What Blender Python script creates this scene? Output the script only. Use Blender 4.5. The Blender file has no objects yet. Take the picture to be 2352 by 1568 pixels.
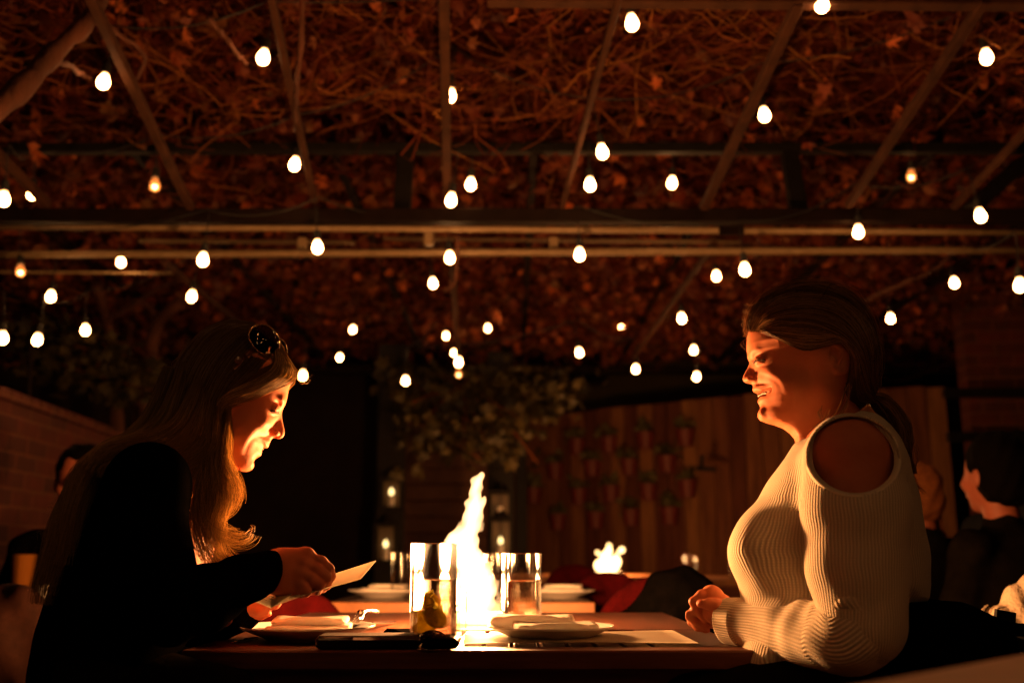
import bpy, math, random
import numpy as np
from mathutils import Vector, Matrix
R=math.radians
rng=np.random.default_rng(7); random.seed(7)
scene=bpy.context.scene
COL=scene.collection
# ------------------------------------------------------------- camera maths
CAMZ=0.90; TILT=R(11.9); FPX=2287.0
CT,ST=math.cos(TILT),math.sin(TILT)
def ray(px,py):
    a=(px-1176.0)/FPX; b=(784.0-py)/FPX
    return np.array([a,CT-b*ST,ST+b*CT])
def P(px,py,Y):
    r=ray(px,py); return np.array([0,0,CAMZ])+r*(Y/r[1])
def onz(px,py,z):
    r=ray(px,py); t=(z-CAMZ)/r[2]; return np.array([0,0,CAMZ])+r*t
class Frame:
    """person-local frame: vertical plane facing the viewer through a centre point"""
    def __init__(s,cx,cy,D):
        s.O=P(cx,cy,D); h=math.atan2(s.O[0],s.O[1]); s.h=h
        s.e1=np.array([math.cos(h),-math.sin(h),0]); s.e2=np.array([math.sin(h),math.cos(h),0])
        s.s=np.linalg.norm(s.O-np.array([0,0,CAMZ]))/math.sqrt(1+((cx-1176)/FPX)**2+((784-cy)/FPX)**2)/FPX
        s.M=Matrix(((s.e1[0],s.e2[0],0,s.O[0]),(s.e1[1],s.e2[1],0,s.O[1]),(0,0,1,s.O[2]),(0,0,0,1)))
    def L(s,px,py,y=0.0):
        r=ray(px,py); C=np.array([0,0,CAMZ])
        t=(np.dot(s.O-C,s.e2)+y)/np.dot(r,s.e2)
        q=C+r*t-s.O
        return np.array([np.dot(q,s.e1),np.dot(q,s.e2),q[2]])
    def loc(s,w):
        q=np.array(w)-s.O; return np.array([np.dot(q,s.e1),np.dot(q,s.e2),q[2]])
# ------------------------------------------------------------- objects
def tag(o,label=None,cat=None,group=None,kind=None):
    if label: o['label']=label
    if cat: o['category']=cat
    if group: o['group']=group
    if kind: o['kind']=kind
    return o
def empty(name,loc=(0,0,0),mat=None):
    o=bpy.data.objects.new(name,None); COL.objects.link(o)
    o.empty_display_size=.05
    if mat is not None: o.matrix_world=mat
    else: o.location=loc
    return o
def mesh_np(name,V,F,mat=None,parent=None,smooth=True,attrs=None,mw=None,matidx=None):
    """V (n,3); F (m,k) array or list of such arrays"""
    V=np.asarray(V,dtype=np.float32).reshape(-1,3)
    Fs=[np.asarray(f,dtype=np.int32) for f in (F if isinstance(F,list) else [F]) if len(f)]
    me=bpy.data.meshes.new(name)
    me.vertices.add(len(V)); me.vertices.foreach_set('co',V.ravel())
    nl=sum(f.size for f in Fs); npoly=sum(len(f) for f in Fs)
    me.loops.add(nl); me.polygons.add(npoly)
    me.loops.foreach_set('vertex_index',np.concatenate([f.ravel() for f in Fs]))
    tot=np.concatenate([np.full(len(f),f.shape[1],np.int32) for f in Fs])
    st=np.concatenate([[0],np.cumsum(tot)[:-1]]).astype(np.int32)
    me.polygons.foreach_set('loop_start',st); me.polygons.foreach_set('loop_total',tot)
    me.polygons.foreach_set('use_smooth',np.full(npoly,bool(smooth)))
    if matidx is not None: me.polygons.foreach_set('material_index',np.asarray(matidx,np.int32))
    if attrs:
        for k,a in attrs.items():
            a=np.asarray(a,dtype=np.float32)
            if a.ndim==1:
                at=me.attributes.new(k,'FLOAT','POINT'); at.data.foreach_set('value',a)
            else:
                at=me.attributes.new(k,'FLOAT_VECTOR','POINT'); at.data.foreach_set('vector',a.ravel())
    me.update(calc_edges=True); me.validate(verbose=False)
    for m in (mat if isinstance(mat,(list,tuple)) else [mat]):
        if m: me.materials.append(m)
    o=bpy.data.objects.new(name,me); COL.objects.link(o)
    if parent is not None: o.parent=parent
    elif mw is not None: o.matrix_world=mw
    return o
class MB:
    """collects quads / tris into one mesh"""
    def __init__(s): s.v=[];s.q=[];s.t=[];s.n=0;s.a=[]
    def add(s,V,Q=None,T=None,a=0.0):
        V=np.asarray(V,float).reshape(-1,3); s.v.append(V)
        if Q is not None and len(Q): s.q.append(np.asarray(Q)+s.n)
        if T is not None and len(T): s.t.append(np.asarray(T)+s.n)
        s.a.append(np.full(len(V),a)); s.n+=len(V)
    def box(s,c,d,rot=None,a=0.0,bev=0.0):
        c=np.array(c,float); d=np.array(d,float)/2
        if bev>0:
            b=min(bev,min(d)*.9); V=[];
            for sx in(-1,1):
                for sy in(-1,1):
                    for sz in(-1,1):
                        V.append((sx*d[0],sy*(d[1]-b),sz*(d[2]-b)));V.append((sx*(d[0]-b),sy*d[1],sz*(d[2]-b)));V.append((sx*(d[0]-b),sy*(d[1]-b),sz*d[2]))
            V=np.array(V)
            def i(sx,sy,sz,k): return (((sx>0)*2+(sy>0))*2+(sz>0))*3+k
            Q=[];T=[]
            for sg in(-1,1):
                f=[i(sg,-1,-1,0),i(sg,1,-1,0),i(sg,1,1,0),i(sg,-1,1,0)];Q.append(f if sg>0 else f[::-1])
                f=[i(-1,sg,-1,1),i(-1,sg,1,1),i(1,sg,1,1),i(1,sg,-1,1)];Q.append(f if sg>0 else f[::-1])
                f=[i(-1,-1,sg,2),i(1,-1,sg,2),i(1,1,sg,2),i(-1,1,sg,2)];Q.append(f if sg>0 else f[::-1])
            for s1 in(-1,1):
                for s2 in(-1,1):
                    Q.append([i(s1,s2,-1,0),i(s1,s2,-1,1),i(s1,s2,1,1),i(s1,s2,1,0)])
                    Q.append([i(s1,-1,s2,0),i(s1,-1,s2,2),i(s1,1,s2,2),i(s1,1,s2,0)])
                    Q.append([i(-1,s1,s2,1),i(-1,s1,s2,2),i(1,s1,s2,2),i(1,s1,s2,1)])
                    for s3 in(-1,1): T.append([i(s1,s2,s3,0),i(s1,s2,s3,1),i(s1,s2,s3,2)])
        else:
            V=np.array([(x,y,z) for x in(-d[0],d[0]) for y in(-d[1],d[1]) for z in(-d[2],d[2])])
            Q=[[0,1,3,2],[4,6,7,5],[0,4,5,1],[2,3,7,6],[0,2,6,4],[1,5,7,3]];T=None
        if rot is not None: V=V@np.array(rot).T
        s.add(V+c,Q,T,a)
    def bar(s,p,q,w,h,a=0.0,up=(0,0,1),bev=0.0):
        p=np.array(p,float);q=np.array(q,float);d=q-p;l=np.linalg.norm(d);x=d/l
        y=np.cross(up,x);y/=np.linalg.norm(y);z=np.cross(x,y)
        s.box((p+q)/2,(l,w,h),np.stack([x,y,z],1),a,bev)
    def tube(s,pts,r,n=8,a=0.0,caps=True):
        pts=np.asarray(pts,float);m=len(pts);r=np.broadcast_to(r,(m,)).astype(float)
        t=np.gradient(pts,axis=0);t/=np.linalg.norm(t,axis=1)[:,None]+1e-12
        u=np.zeros_like(t);ref=np.array([0,0,1.]) if abs(t[0][2])<.9 else np.array([1.,0,0])
        x=np.cross(ref,t[0]);x/=np.linalg.norm(x)
        for i in range(m):
            x=x-t[i]*np.dot(x,t[i]);x/=np.linalg.norm(x)+1e-12;u[i]=x
        w=np.cross(t,u);an=np.arange(n)*2*math.pi/n
        V=pts[:,None,:]+r[:,None,None]*(u[:,None,:]*np.cos(an)[None,:,None]+w[:,None,:]*np.sin(an)[None,:,None])
        V=V.reshape(-1,3)
        i=np.arange(m-1)[:,None];j=np.arange(n)[None,:];k=(j+1)%n
        Q=np.stack(np.broadcast_arrays(i*n+j,i*n+k,(i+1)*n+k,(i+1)*n+j),-1).reshape(-1,4)
        T=[]
        if caps:
            V=np.vstack([V,pts[0],pts[-1]]);c0=m*n;c1=c0+1
            for jj in range(n):
                T.append([c0,(jj+1)%n,jj]);T.append([c1,(m-1)*n+jj,(m-1)*n+(jj+1)%n])
        s.add(V,Q,T,a)
    def lathe(s,prof,c=(0,0,0),n=32,a=0.0,M=None,close=False):
        prof=np.asarray(prof,float);dp=[prof[0]]
        for i in range(len(prof)-1):
            d=prof[i+1]-prof[i];l=np.linalg.norm(d)
            if l>.003: e=min(.0007,l*.1)/l;dp+= [prof[i]+d*e,prof[i]+d*(1-e)]
            dp.append(prof[i+1])
        prof=np.array(dp);m=len(prof);an=np.arange(n)*2*math.pi/n
        V=np.zeros((m,n,3));V[:,:,0]=prof[:,0:1]*np.cos(an);V[:,:,1]=prof[:,0:1]*np.sin(an);V[:,:,2]=prof[:,1:2]
        V=V.reshape(-1,3)
        if M is not None: V=V@np.array(M).T
        V=V+np.array(c)
        i=np.arange(m if close else m-1)[:,None];j=np.arange(n)[None,:];k=(j+1)%n;i2=(i+1)%m
        Q=np.stack(np.broadcast_arrays(i*n+j,i*n+k,i2*n+k,i2*n+j),-1).reshape(-1,4)
        s.add(V,Q,None,a)
    def build(s,name,mat,parent=None,smooth=False,extra=None):
        V=np.vstack(s.v);F=[]
        if s.q: F.append(np.vstack(s.q))
        if s.t: F.append(np.vstack(s.t))
        at={'rnd':np.concatenate(s.a)}
        if extra: at.update(extra)
        return mesh_np(name,V,F,mat,parent,smooth,at)
def turnV(V,ang,px,z1,z0):
    V=np.asarray(V,float).copy();f=np.clip((V[...,2]-z0)/(z1-z0),0,1);f=f*f*(3-2*f);a=ang*f;x=V[...,0]-px;y=V[...,1].copy()
    V[...,0]=px+x*np.cos(a)-y*np.sin(a);V[...,1]=x*np.sin(a)+y*np.cos(a);return V
def strands(mb,PTS,rad,n=3,a=None):
    """PTS (N,m,3) rad (m,) or (N,m): thin tapered tubes, vectorised"""
    PTS=np.asarray(PTS,float);N,m,_=PTS.shape
    t=np.gradient(PTS,axis=1);t/=np.linalg.norm(t,axis=2)[...,None]+1e-12
    ref=np.array([0.31,-.9,.3]);u=np.cross(t,ref);u/=np.linalg.norm(u,axis=2)[...,None]+1e-9
    w=np.cross(t,u);an=np.arange(n)*2*math.pi/n
    rad=np.broadcast_to(rad,(N,m))
    V=PTS[:,:,None,:]+rad[:,:,None,None]*(u[:,:,None,:]*np.cos(an)[None,None,:,None]+w[:,:,None,:]*np.sin(an)[None,None,:,None])
    V=V.reshape(-1,3)
    b=(np.arange(N)*m*n)[:,None,None];i=np.arange(m-1)[None,:,None];j=np.arange(n)[None,None,:];k=(j+1)%n
    Q=np.stack(np.broadcast_arrays(b+i*n+j,b+i*n+k,b+(i+1)*n+k,b+(i+1)*n+j),-1).reshape(-1,4)
    mb.v.append(V);mb.q.append(Q+mb.n);mb.n+=len(V)
    aa=rng.random(N) if a is None else np.asarray(a,float);av=np.repeat(aa,m*n) if aa.ndim==1 else np.repeat(aa.ravel(),n);mb.a.append(av)
def spline(pts,m):
    """Catmull-Rom resample to m points, even in parameter; pts (k,d)"""
    p=np.asarray(pts,float);k=len(p)
    seg=np.r_[0,np.cumsum(np.linalg.norm(np.diff(p[:,:min(3,p.shape[1])],axis=0),axis=1)+1e-9)]
    q=np.linspace(0,seg[-1],m);out=np.zeros((m,p.shape[1]))
    tan=np.gradient(p,seg,axis=0)
    idx=np.clip(np.searchsorted(seg,q,side='right')-1,0,k-2)
    h=(seg[idx+1]-seg[idx]);t=(q-seg[idx])/h;t=t[:,None];h=h[:,None]
    return (2*t**3-3*t**2+1)*p[idx]+(t**3-2*t**2+t)*h*tan[idx]+(-2*t**3+3*t**2)*p[idx+1]+(t**3-t**2)*h*tan[idx+1]
# ------------------------------------------------------------- signed distance modelling
def poly2d(poly,X,Z):
    """signed distance to closed polygon on broadcast grids"""
    poly=np.asarray(poly,np.float32);d=np.full(np.broadcast(X,Z).shape,1e9,np.float32);ins=np.zeros(d.shape,bool)
    n=len(poly)
    for i in range(n):
        ax,az=poly[i];bx,bz=poly[(i+1)%n];ex,ez=bx-ax,bz-az
        wx=X-ax;wz=Z-az;t=np.clip((wx*ex+wz*ez)/(ex*ex+ez*ez+1e-12),0,1)
        d=np.minimum(d,(wx-ex*t)**2+(wz-ez*t)**2)
        c=((az<=Z)&(bz>Z))|((bz<=Z)&(az>Z))
        if abs(ez)>1e-12: ins^=c&(X<ax+ex*(Z-az)/ez)
    d=np.sqrt(d);return np.where(ins,-d,d)
def smin(a,b,k):
    if k<=0: return np.minimum(a,b)
    h=np.maximum(k-np.abs(a-b),0)/k;return np.minimum(a,b)-h*h*k*.25
def smax(a,b,k): return -smin(-a,-b,k)
class SDF:
    def __init__(s,bmin,bmax,h):
        s.h=h;s.b=np.array(bmin,float);n=np.ceil((np.array(bmax)-s.b)/h).astype(int)+1;s.n=n
        s.X=(s.b[0]+np.arange(n[0])*h).astype(np.float32)[:,None,None]
        s.Y=(s.b[1]+np.arange(n[1])*h).astype(np.float32)[None,:,None]
        s.Z=(s.b[2]+np.arange(n[2])*h).astype(np.float32)[None,None,:]
        s.f=np.full(n,1.0,np.float32)
    def sl(s,lo,hi):
        a=np.clip(np.floor((np.array(lo)-s.b)/s.h).astype(int),0,s.n);b=np.clip(np.ceil((np.array(hi)-s.b)/s.h).astype(int)+1,0,s.n)
        return tuple(slice(a[i],b[i]) for i in range(3))
    def _do(s,fn,lo,hi,k,op):
        m=k+3*s.h;S=s.sl(np.array(lo)-m,np.array(hi)+m)
        if any(q.stop<=q.start for q in S): return
        X=s.X[S[0]];Y=s.Y[:,S[1]];Z=s.Z[:,:,S[2]]
        d=fn(X,Y,Z).astype(np.float32)
        if op=='+': s.f[S]=smin(s.f[S],d,k)
        elif op=='-': s.f[S]=smax(s.f[S],-d,k)
    def cone(s,a,b,ra,rb=None,k=.01,op='+',sc=(1,1,1)):
        rb=ra if rb is None else rb;a=np.array(a,float);b=np.array(b,float);ab=b-a;l2=max(ab@ab,1e-9);R_=max(ra,rb)
        def fn(X,Y,Z):
            x=X-a[0];y=Y-a[1];z=Z-a[2];t=np.clip((x*ab[0]+y*ab[1]+z*ab[2])/l2,0,1)
            return np.sqrt((x-ab[0]*t)**2+(y-ab[1]*t)**2+(z-ab[2]*t)**2)-(ra+(rb-ra)*t)
        s._do(fn,np.minimum(a,b)-R_,np.maximum(a,b)+R_,k,op)
    def chain(s,pts,rs,k=.01,op='+'):
        for i in range(len(pts)-1): s.cone(pts[i],pts[i+1],rs[i],rs[i+1],k,op)
    def ell(s,c,r,rot=None,k=.01,op='+',sym=False):
        c=np.array(c,float);r=np.array(r,float);M=np.eye(3) if rot is None else np.array(rot)
        def one(X,Y,Z,c):
            x=X-c[0];y=Y-c[1];z=Z-c[2]
            u=(x*M[0,0]+y*M[1,0]+z*M[2,0]);v=(x*M[0,1]+y*M[1,1]+z*M[2,1]);w=(x*M[0,2]+y*M[1,2]+z*M[2,2])
            k0=np.sqrt((u/r[0])**2+(v/r[1])**2+(w/r[2])**2);k1=np.sqrt((u/r[0]**2)**2+(v/r[1]**2)**2+(w/r[2]**2)**2)
            return k0*(k0-1)/(k1+1e-9)
        R_=max(r);s._do(lambda X,Y,Z:one(X,Y,Z,c),c-R_,c+R_,k,op)
    def ellp(s,c,r,k=.01,op='+',rot=None):   # symmetric pair about y=0
        s.ell(c,r,rot,k,op)
        c2=(c[0],-c[1],c[2]);rt=None
        if rot is not None: D=np.diag([1,-1,1]);rt=D@np.array(rot)@D
        s.ell(c2,r,rt,k,op)
    def conep(s,a,b,ra,rb,k=.01,op='+'):
        s.cone(a,b,ra,rb,k,op);s.cone((a[0],-a[1],a[2]),(b[0],-b[1],b[2]),ra,rb,k,op)
    def mesh(s):
        f=s.f;f[0]=f[-1]=1;f[:,0]=f[:,-1]=1;f[:,:,0]=f[:,:,-1]=1
        n=s.n;S=f<0
        c=np.zeros(n-1,np.int8)
        for dx in(0,1):
            for dy in(0,1):
                for dz in(0,1): c+=S[dx:n[0]-1+dx,dy:n[1]-1+dy,dz:n[2]-1+dz]
        I=np.argwhere((c>0)&(c<8));idx=np.full(n-1,-1,np.int32);idx[I[:,0],I[:,1],I[:,2]]=np.arange(len(I))
        co=np.array([(x,y,z) for x in(0,1) for y in(0,1) for z in(0,1)])
        v=np.stack([f[I[:,0]+a,I[:,1]+b,I[:,2]+d] for a,b,d in co],1)
        acc=np.zeros((len(I),3));cnt=np.zeros(len(I))
        for i in range(8):
            for j in range(i+1,8):
                if abs(co[i]-co[j]).sum()!=1: continue
                m=(v[:,i]<0)!=(v[:,j]<0);t=np.where(m,v[:,i]/(v[:,i]-v[:,j]+1e-20),0)
                p=co[i]+(co[j]-co[i])*t[:,None];acc[m]+=p[m];cnt[m]+=1
        V=s.b+(I+acc/cnt[:,None])*s.h
        Q=[]
        for ax in range(3):
            a0=[slice(0,n[i]) for i in range(3)];a1=list(a0);a0[ax]=slice(0,n[ax]-1);a1[ax]=slice(1,n[ax])
            d=S[tuple(a0)]!=S[tuple(a1)];E=np.argwhere(d);o1,o2=[(1,2),(2,0),(0,1)][ax]
            E=E[(E[:,o1]>0)&(E[:,o2]>0)&(E[:,o1]<n[o1]-1)&(E[:,o2]<n[o2]-1)]
            inn=S[tuple(a0)][E[:,0],E[:,1],E[:,2]]
            def g(da,db):
                K=E.copy();K[:,o1]-=da;K[:,o2]-=db;return idx[K[:,0],K[:,1],K[:,2]]
            q=np.stack([g(1,1),g(0,1),g(0,0),g(1,0)],1);q[~inn]=q[~inn][:,::-1];Q.append(q)
        return V,np.vstack(Q)
def relax(V,Q,it=1,lam=.5):
    for _ in range(it):
        s=np.zeros_like(V);c=np.zeros(len(V))
        for i in range(4):
            j=(i+1)%4
            np.add.at(s,Q[:,i],V[Q[:,j]]);np.add.at(c,Q[:,i],1);np.add.at(s,Q[:,j],V[Q[:,i]]);np.add.at(c,Q[:,j],1)
        V=V+lam*(s/np.maximum(c,1)[:,None]-V)
    return V
def joinm(parts):
    V=[];Q=[];n=0
    for v,q in parts: V.append(v);Q.append(q+n);n+=len(v)
    return np.vstack(V),np.vstack(Q)
# ------------------------------------------------------------- materials
def nmat(name):
    m=bpy.data.materials.new(name);m.use_nodes=True;nt=m.node_tree
    return m,nt,nt.nodes['Principled BSDF'],nt.nodes['Material Output']
def mat(name,col,rough=.6,metal=0,col2=None,scale=20,stretch=(1,1,1),bump=0,bscale=None,sss=0,spec=None,coat=0,rnd=0,detail=5,trans=0,ior=1.45,sheen=0,bdist=.002):
    m,nt,b,out=nmat(name);N=nt.nodes.new;L=nt.links.new
    b.inputs['Base Color'].default_value=(*col,1);b.inputs['Roughness'].default_value=rough;b.inputs['Metallic'].default_value=metal
    b.inputs['IOR'].default_value=ior
    if spec is not None: b.inputs['Specular IOR Level'].default_value=spec
    if coat: b.inputs['Coat Weight'].default_value=coat
    if trans: b.inputs['Transmission Weight'].default_value=trans
    if sheen: b.inputs['Sheen Weight'].default_value=sheen;b.inputs['Sheen Roughness'].default_value=.4
    if sss:
        b.inputs['Subsurface Weight'].default_value=sss;b.inputs['Subsurface Radius'].default_value=(1,.35,.15);b.inputs['Subsurface Scale'].default_value=.006
    tc=N('ShaderNodeTexCoord');mp=N('ShaderNodeMapping');mp.inputs['Scale'].default_value=stretch;L(tc.outputs['Object'],mp.inputs[0])
    src=None
    if col2 is not None:
        nz=N('ShaderNodeTexNoise');nz.inputs['Scale'].default_value=scale;nz.inputs['Detail'].default_value=detail;nz.inputs['Roughness'].default_value=.65
        L(mp.outputs[0],nz.inputs['Vector'])
        rp=N('ShaderNodeValToRGB');rp.color_ramp.elements[0].position=.32;rp.color_ramp.elements[1].position=.68
        rp.color_ramp.elements[0].color=(*col,1);rp.color_ramp.elements[1].color=(*col2,1);L(nz.outputs[0],rp.inputs[0]);src=rp.outputs[0]
    if rnd:
        at=N('ShaderNodeAttribute');at.attribute_name='rnd'
        hs=N('ShaderNodeHueSaturation');mr=N('ShaderNodeMapRange');mr.inputs[3].default_value=1-rnd;mr.inputs[4].default_value=1+rnd
        L(at.outputs['Fac'],mr.inputs[0]);L(mr.outputs[0],hs.inputs['Value'])
        mr2=N('ShaderNodeMapRange');mr2.inputs[3].default_value=.5-rnd*.03;mr2.inputs[4].default_value=.5+rnd*.03;L(at.outputs['Fac'],mr2.inputs[0]);L(mr2.outputs[0],hs.inputs['Hue'])
        if src: L(src,hs.inputs['Color'])
        else: hs.inputs['Color'].default_value=(*col,1)
        src=hs.outputs[0]
    if src: L(src,b.inputs['Base Color'])
    if bump:
        n2=N('ShaderNodeTexNoise');n2.inputs['Scale'].default_value=bscale or scale*3;n2.inputs['Detail'].default_value=4
        L(mp.outputs[0],n2.inputs['Vector']);bp=N('ShaderNodeBump');bp.inputs['Strength'].default_value=bump;bp.inputs['Distance'].default_value=bdist
        L(n2.outputs[0],bp.inputs['Height']);L(bp.outputs[0],b.inputs['Normal'])
    return m
def emis(name,col,st,base=(0,0,0)):
    m,nt,b,out=nmat(name);b.inputs['Base Color'].default_value=(*base,1);b.inputs['Emission Color'].default_value=(*col,1);b.inputs['Emission Strength'].default_value=st;return m
def glassmat(name,col=(1,1,1),ior=1.45,rough=0.0,bump=0):
    m=mat(name,col,rough,trans=1,ior=ior);return m
# ============================================================= world, camera
w=bpy.data.worlds.new("World");scene.world=w;w.use_nodes=True
nt=w.node_tree;bg=nt.nodes['Background'];sky=nt.nodes.new('ShaderNodeTexSky');sky.sky_type='NISHITA';sky.sun_disc=False
sky.sun_elevation=R(-6);sky.sun_rotation=R(200);nt.links.new(sky.outputs[0],bg.inputs[0]);bg.inputs[1].default_value=.05
sun=bpy.data.lights.new('moon','SUN');sun.energy=.004;sun.angle=R(.5);sun.color=(1,.9,.8)
so=bpy.data.objects.new('moon',sun);COL.objects.link(so);so.rotation_euler=(R(40),0,R(200))
cam=bpy.data.cameras.new('camera');co_=bpy.data.objects.new('camera',cam);COL.objects.link(co_);scene.camera=co_
co_.location=(0,0,CAMZ);co_.rotation_euler=(R(90)+TILT,0,0)
cam.sensor_width=36;cam.lens=36*FPX/2352;cam.clip_end=500;cam.clip_start=.02
cam.dof.use_dof=True;cam.dof.focus_distance=1.68;cam.dof.aperture_fstop=2.8;cam.dof.aperture_blades=0
scene.view_settings.view_transform='Standard';scene.view_settings.look='None';scene.view_settings.exposure=0;scene.view_settings.gamma=1
cy=scene.cycles;cy.use_denoising=True;cy.max_bounces=10;cy.diffuse_bounces=3;cy.glossy_bounces=4;cy.transmission_bounces=10;cy.transparent_max_bounces=12;cy.volume_bounces=0
cy.sample_clamp_indirect=4;cy.caustics_refractive=False;cy.caustics_reflective=False;cy.use_light_tree=True;cy.volume_max_steps=32;cy.volume_step_rate=2
# ============================================================= materials
M={}
M['black']=mat('black_paint',(.006,.005,.0045),.55,col2=(.010,.008,.006),scale=30,spec=.15)
M['rafter']=mat('weathered_timber',(.024,.009,.004),.85,spec=.2,col2=(.05,.019,.008),scale=14,stretch=(1,1,1),bump=.5)
M['pipe']=mat('galvanised_pipe',(.34,.24,.13),.45,col2=(.24,.16,.08),scale=25,metal=.1)
M['beam']=mat('dark_beam',(.004,.002,.0012),.6,spec=.08,col2=(.008,.004,.0025),scale=12,bump=.3)
M['bark']=mat('vine_bark',(.14,.045,.02),.9,col2=(.06,.02,.01),scale=9,stretch=(1,1,.35),bump=1,bscale=45,bdist=.01)
M['twig']=mat('dry_twigs',(.060,.015,.005),.9,spec=.1,rnd=.9)
M['ground']=mat('brick_paving',(.06,.035,.022),.85,col2=(.11,.06,.04),scale=6,bump=.5)
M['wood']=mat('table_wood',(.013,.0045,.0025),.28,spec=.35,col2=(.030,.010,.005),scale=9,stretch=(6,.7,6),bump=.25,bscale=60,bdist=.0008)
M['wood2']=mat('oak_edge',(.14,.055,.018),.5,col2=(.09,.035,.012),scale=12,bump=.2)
M['plank']=mat('fence_plank',(.13,.05,.022),.85,spec=.2,col2=(.06,.02,.009),scale=4,stretch=(5,5,.5),bump=.6,rnd=.45)
M['wallpaint']=mat('olive_render',(.16,.12,.05),.9,col2=(.12,.09,.04),scale=3,bump=.3)
M['darkwall']=mat('dark_board',(.045,.022,.014),.85,col2=(.028,.014,.010),scale=5,bump=.4)
M['windark']=mat('dark_glass',(.004,.005,.005),.2)
M['porcelain']=mat('white_porcelain',(.74,.70,.66),.22,col2=(.70,.66,.62),scale=40)
M['napkin']=mat('linen_napkin',(.78,.74,.68),.95,col2=(.72,.68,.62),scale=60,bump=.5,bscale=700,bdist=.0006,sss=.15)
M['paper']=mat('menu_paper',(.72,.66,.55),.8,col2=(.68,.62,.50),scale=20,bump=.15,bscale=300,bdist=.0004)
M['steel']=mat('cutlery_steel',(.75,.72,.70),.16,metal=1)
M['redfab']=mat('red_fabric',(.042,.0018,.0024),.95,col2=(.018,.001,.0012),scale=18,bump=.4,bscale=300,spec=.05)
M['blackfab']=mat('black_knit',(.0012,.0012,.0012),.95,col2=(.0025,.002,.002),scale=25,bump=.4,bscale=500,spec=0)
M['darkfab']=mat('charcoal_fabric',(.007,.0055,.004),.9,col2=(.004,.003,.0025),spec=0,scale=25,bump=.5,bscale=90)
M['greyfab']=mat('blue_grey_fabric',(.014,.015,.018),.9,spec=0,col2=(.010,.011,.013),scale=25,bump=.5,bscale=90)
M['creamfab']=mat('cream_knit',(.66,.52,.38),.95,col2=(.56,.43,.30),scale=30,bump=.8,bscale=120,bdist=.006)
M['leather']=mat('brown_leather',(.020,.007,.004),.45,spec=.3,col2=(.012,.004,.003),scale=40,bump=.3,bscale=300)
def clearmat(name,ior,rf,col=(1,1,1),fk=1.0):
    m,nt,b,out=nmat(name);N=nt.nodes.new;L=nt.links.new;nt.nodes.remove(b)
    fr=N('ShaderNodeFresnel');fr.inputs[0].default_value=ior;gl=N('ShaderNodeBsdfGlossy');gl.inputs['Roughness'].default_value=.03
    tr=N('ShaderNodeBsdfTransparent');tr.inputs[0].default_value=(*col,1);rfn=N('ShaderNodeBsdfRefraction');rfn.inputs['IOR'].default_value=ior;rfn.inputs['Color'].default_value=(*col,1);rfn.inputs['Roughness'].default_value=.0
    m0=N('ShaderNodeMixShader');m0.inputs[0].default_value=rf;L(tr.outputs[0],m0.inputs[1]);L(rfn.outputs[0],m0.inputs[2])
    m1=N('ShaderNodeMixShader');fm=N('ShaderNodeMath');fm.operation='MULTIPLY';fm.inputs[1].default_value=fk;L(fr.outputs[0],fm.inputs[0]);L(fm.outputs[0],m1.inputs[0]);L(m0.outputs[0],m1.inputs[1]);L(gl.outputs[0],m1.inputs[2]);L(m1.outputs[0],out.inputs[0])
    tc=N('ShaderNodeTexCoord');mp=N('ShaderNodeMapping');mp.inputs['Scale'].default_value=(1,1,.25);nz=N('ShaderNodeTexNoise');nz.inputs['Scale'].default_value=45;nz.inputs['Detail'].default_value=1;L(tc.outputs['Object'],mp.inputs[0]);L(mp.outputs[0],nz.inputs[0])
    bp=N('ShaderNodeBump');bp.inputs['Strength'].default_value=.22;bp.inputs['Distance'].default_value=.003;L(nz.outputs[0],bp.inputs['Height']);L(bp.outputs[0],gl.inputs['Normal']);L(bp.outputs[0],rfn.inputs['Normal']);L(bp.outputs[0],fr.inputs['Normal'])
    return m
M['glass']=clearmat('drinking_glass',1.35,.12,fk=.45);M['water']=clearmat('water',1.33,.8,(1,.95,.86));M['crystal']=clearmat('crystal',1.5,.25)
M['lemon']=mat('lemon_slice',(.8,.62,.06),.5,col2=(.35,.28,.05),scale=90,sss=.3)
M['mint']=mat('herb_leaf',(.04,.04,.01),.6,col2=(.08,.065,.015),scale=40)
M['stone']=mat('lava_stone',(.10,.07,.055),.8,col2=(.2,.13,.1),scale=50,bump=.6)
M['skin']=mat('skin',(.64,.215,.105),.55,col2=(.57,.175,.08),scale=30,bump=.3,bscale=900,bdist=.0006,sss=.2,spec=.3)
M['herb']=leafmat('garnish_leaf',[(.25,.25,.05),(.5,.42,.08),(.35,.3,.06)],.4) if 0 else None
M['hairdark']=mat('dark_hair',(.0022,.0015,.001),.8,spec=.03,bump=.5,bscale=200)
def translucent(m,f):
    nt=m.node_tree;out=nt.nodes['Material Output'];b=nt.nodes['Principled BSDF'];tr=nt.nodes.new('ShaderNodeBsdfTranslucent');mx=nt.nodes.new('ShaderNodeMixShader');mx.inputs[0].default_value=f
    src=b.inputs['Base Color'].links[0].from_socket;nt.links.new(src,tr.inputs[0]);nt.links.new(b.outputs[0],mx.inputs[1]);nt.links.new(tr.outputs[0],mx.inputs[2]);nt.links.new(mx.outputs[0],out.inputs[0])
def diffuse_only(m):
    nt=m.node_tree;out=nt.nodes['Material Output'];b=nt.nodes['Principled BSDF'];d=nt.nodes.new('ShaderNodeBsdfDiffuse')
    nt.links.new(b.inputs['Base Color'].links[0].from_socket,d.inputs[0])
    if b.inputs['Normal'].links: nt.links.new(b.inputs['Normal'].links[0].from_socket,d.inputs['Normal'])
    nt.links.new(d.outputs[0],out.inputs[0])
for k in('blackfab','darkfab','greyfab'): diffuse_only(M[k])
translucent(M['lemon'],.6);translucent(M['paper'],.5);translucent(M['napkin'],.2)
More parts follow.
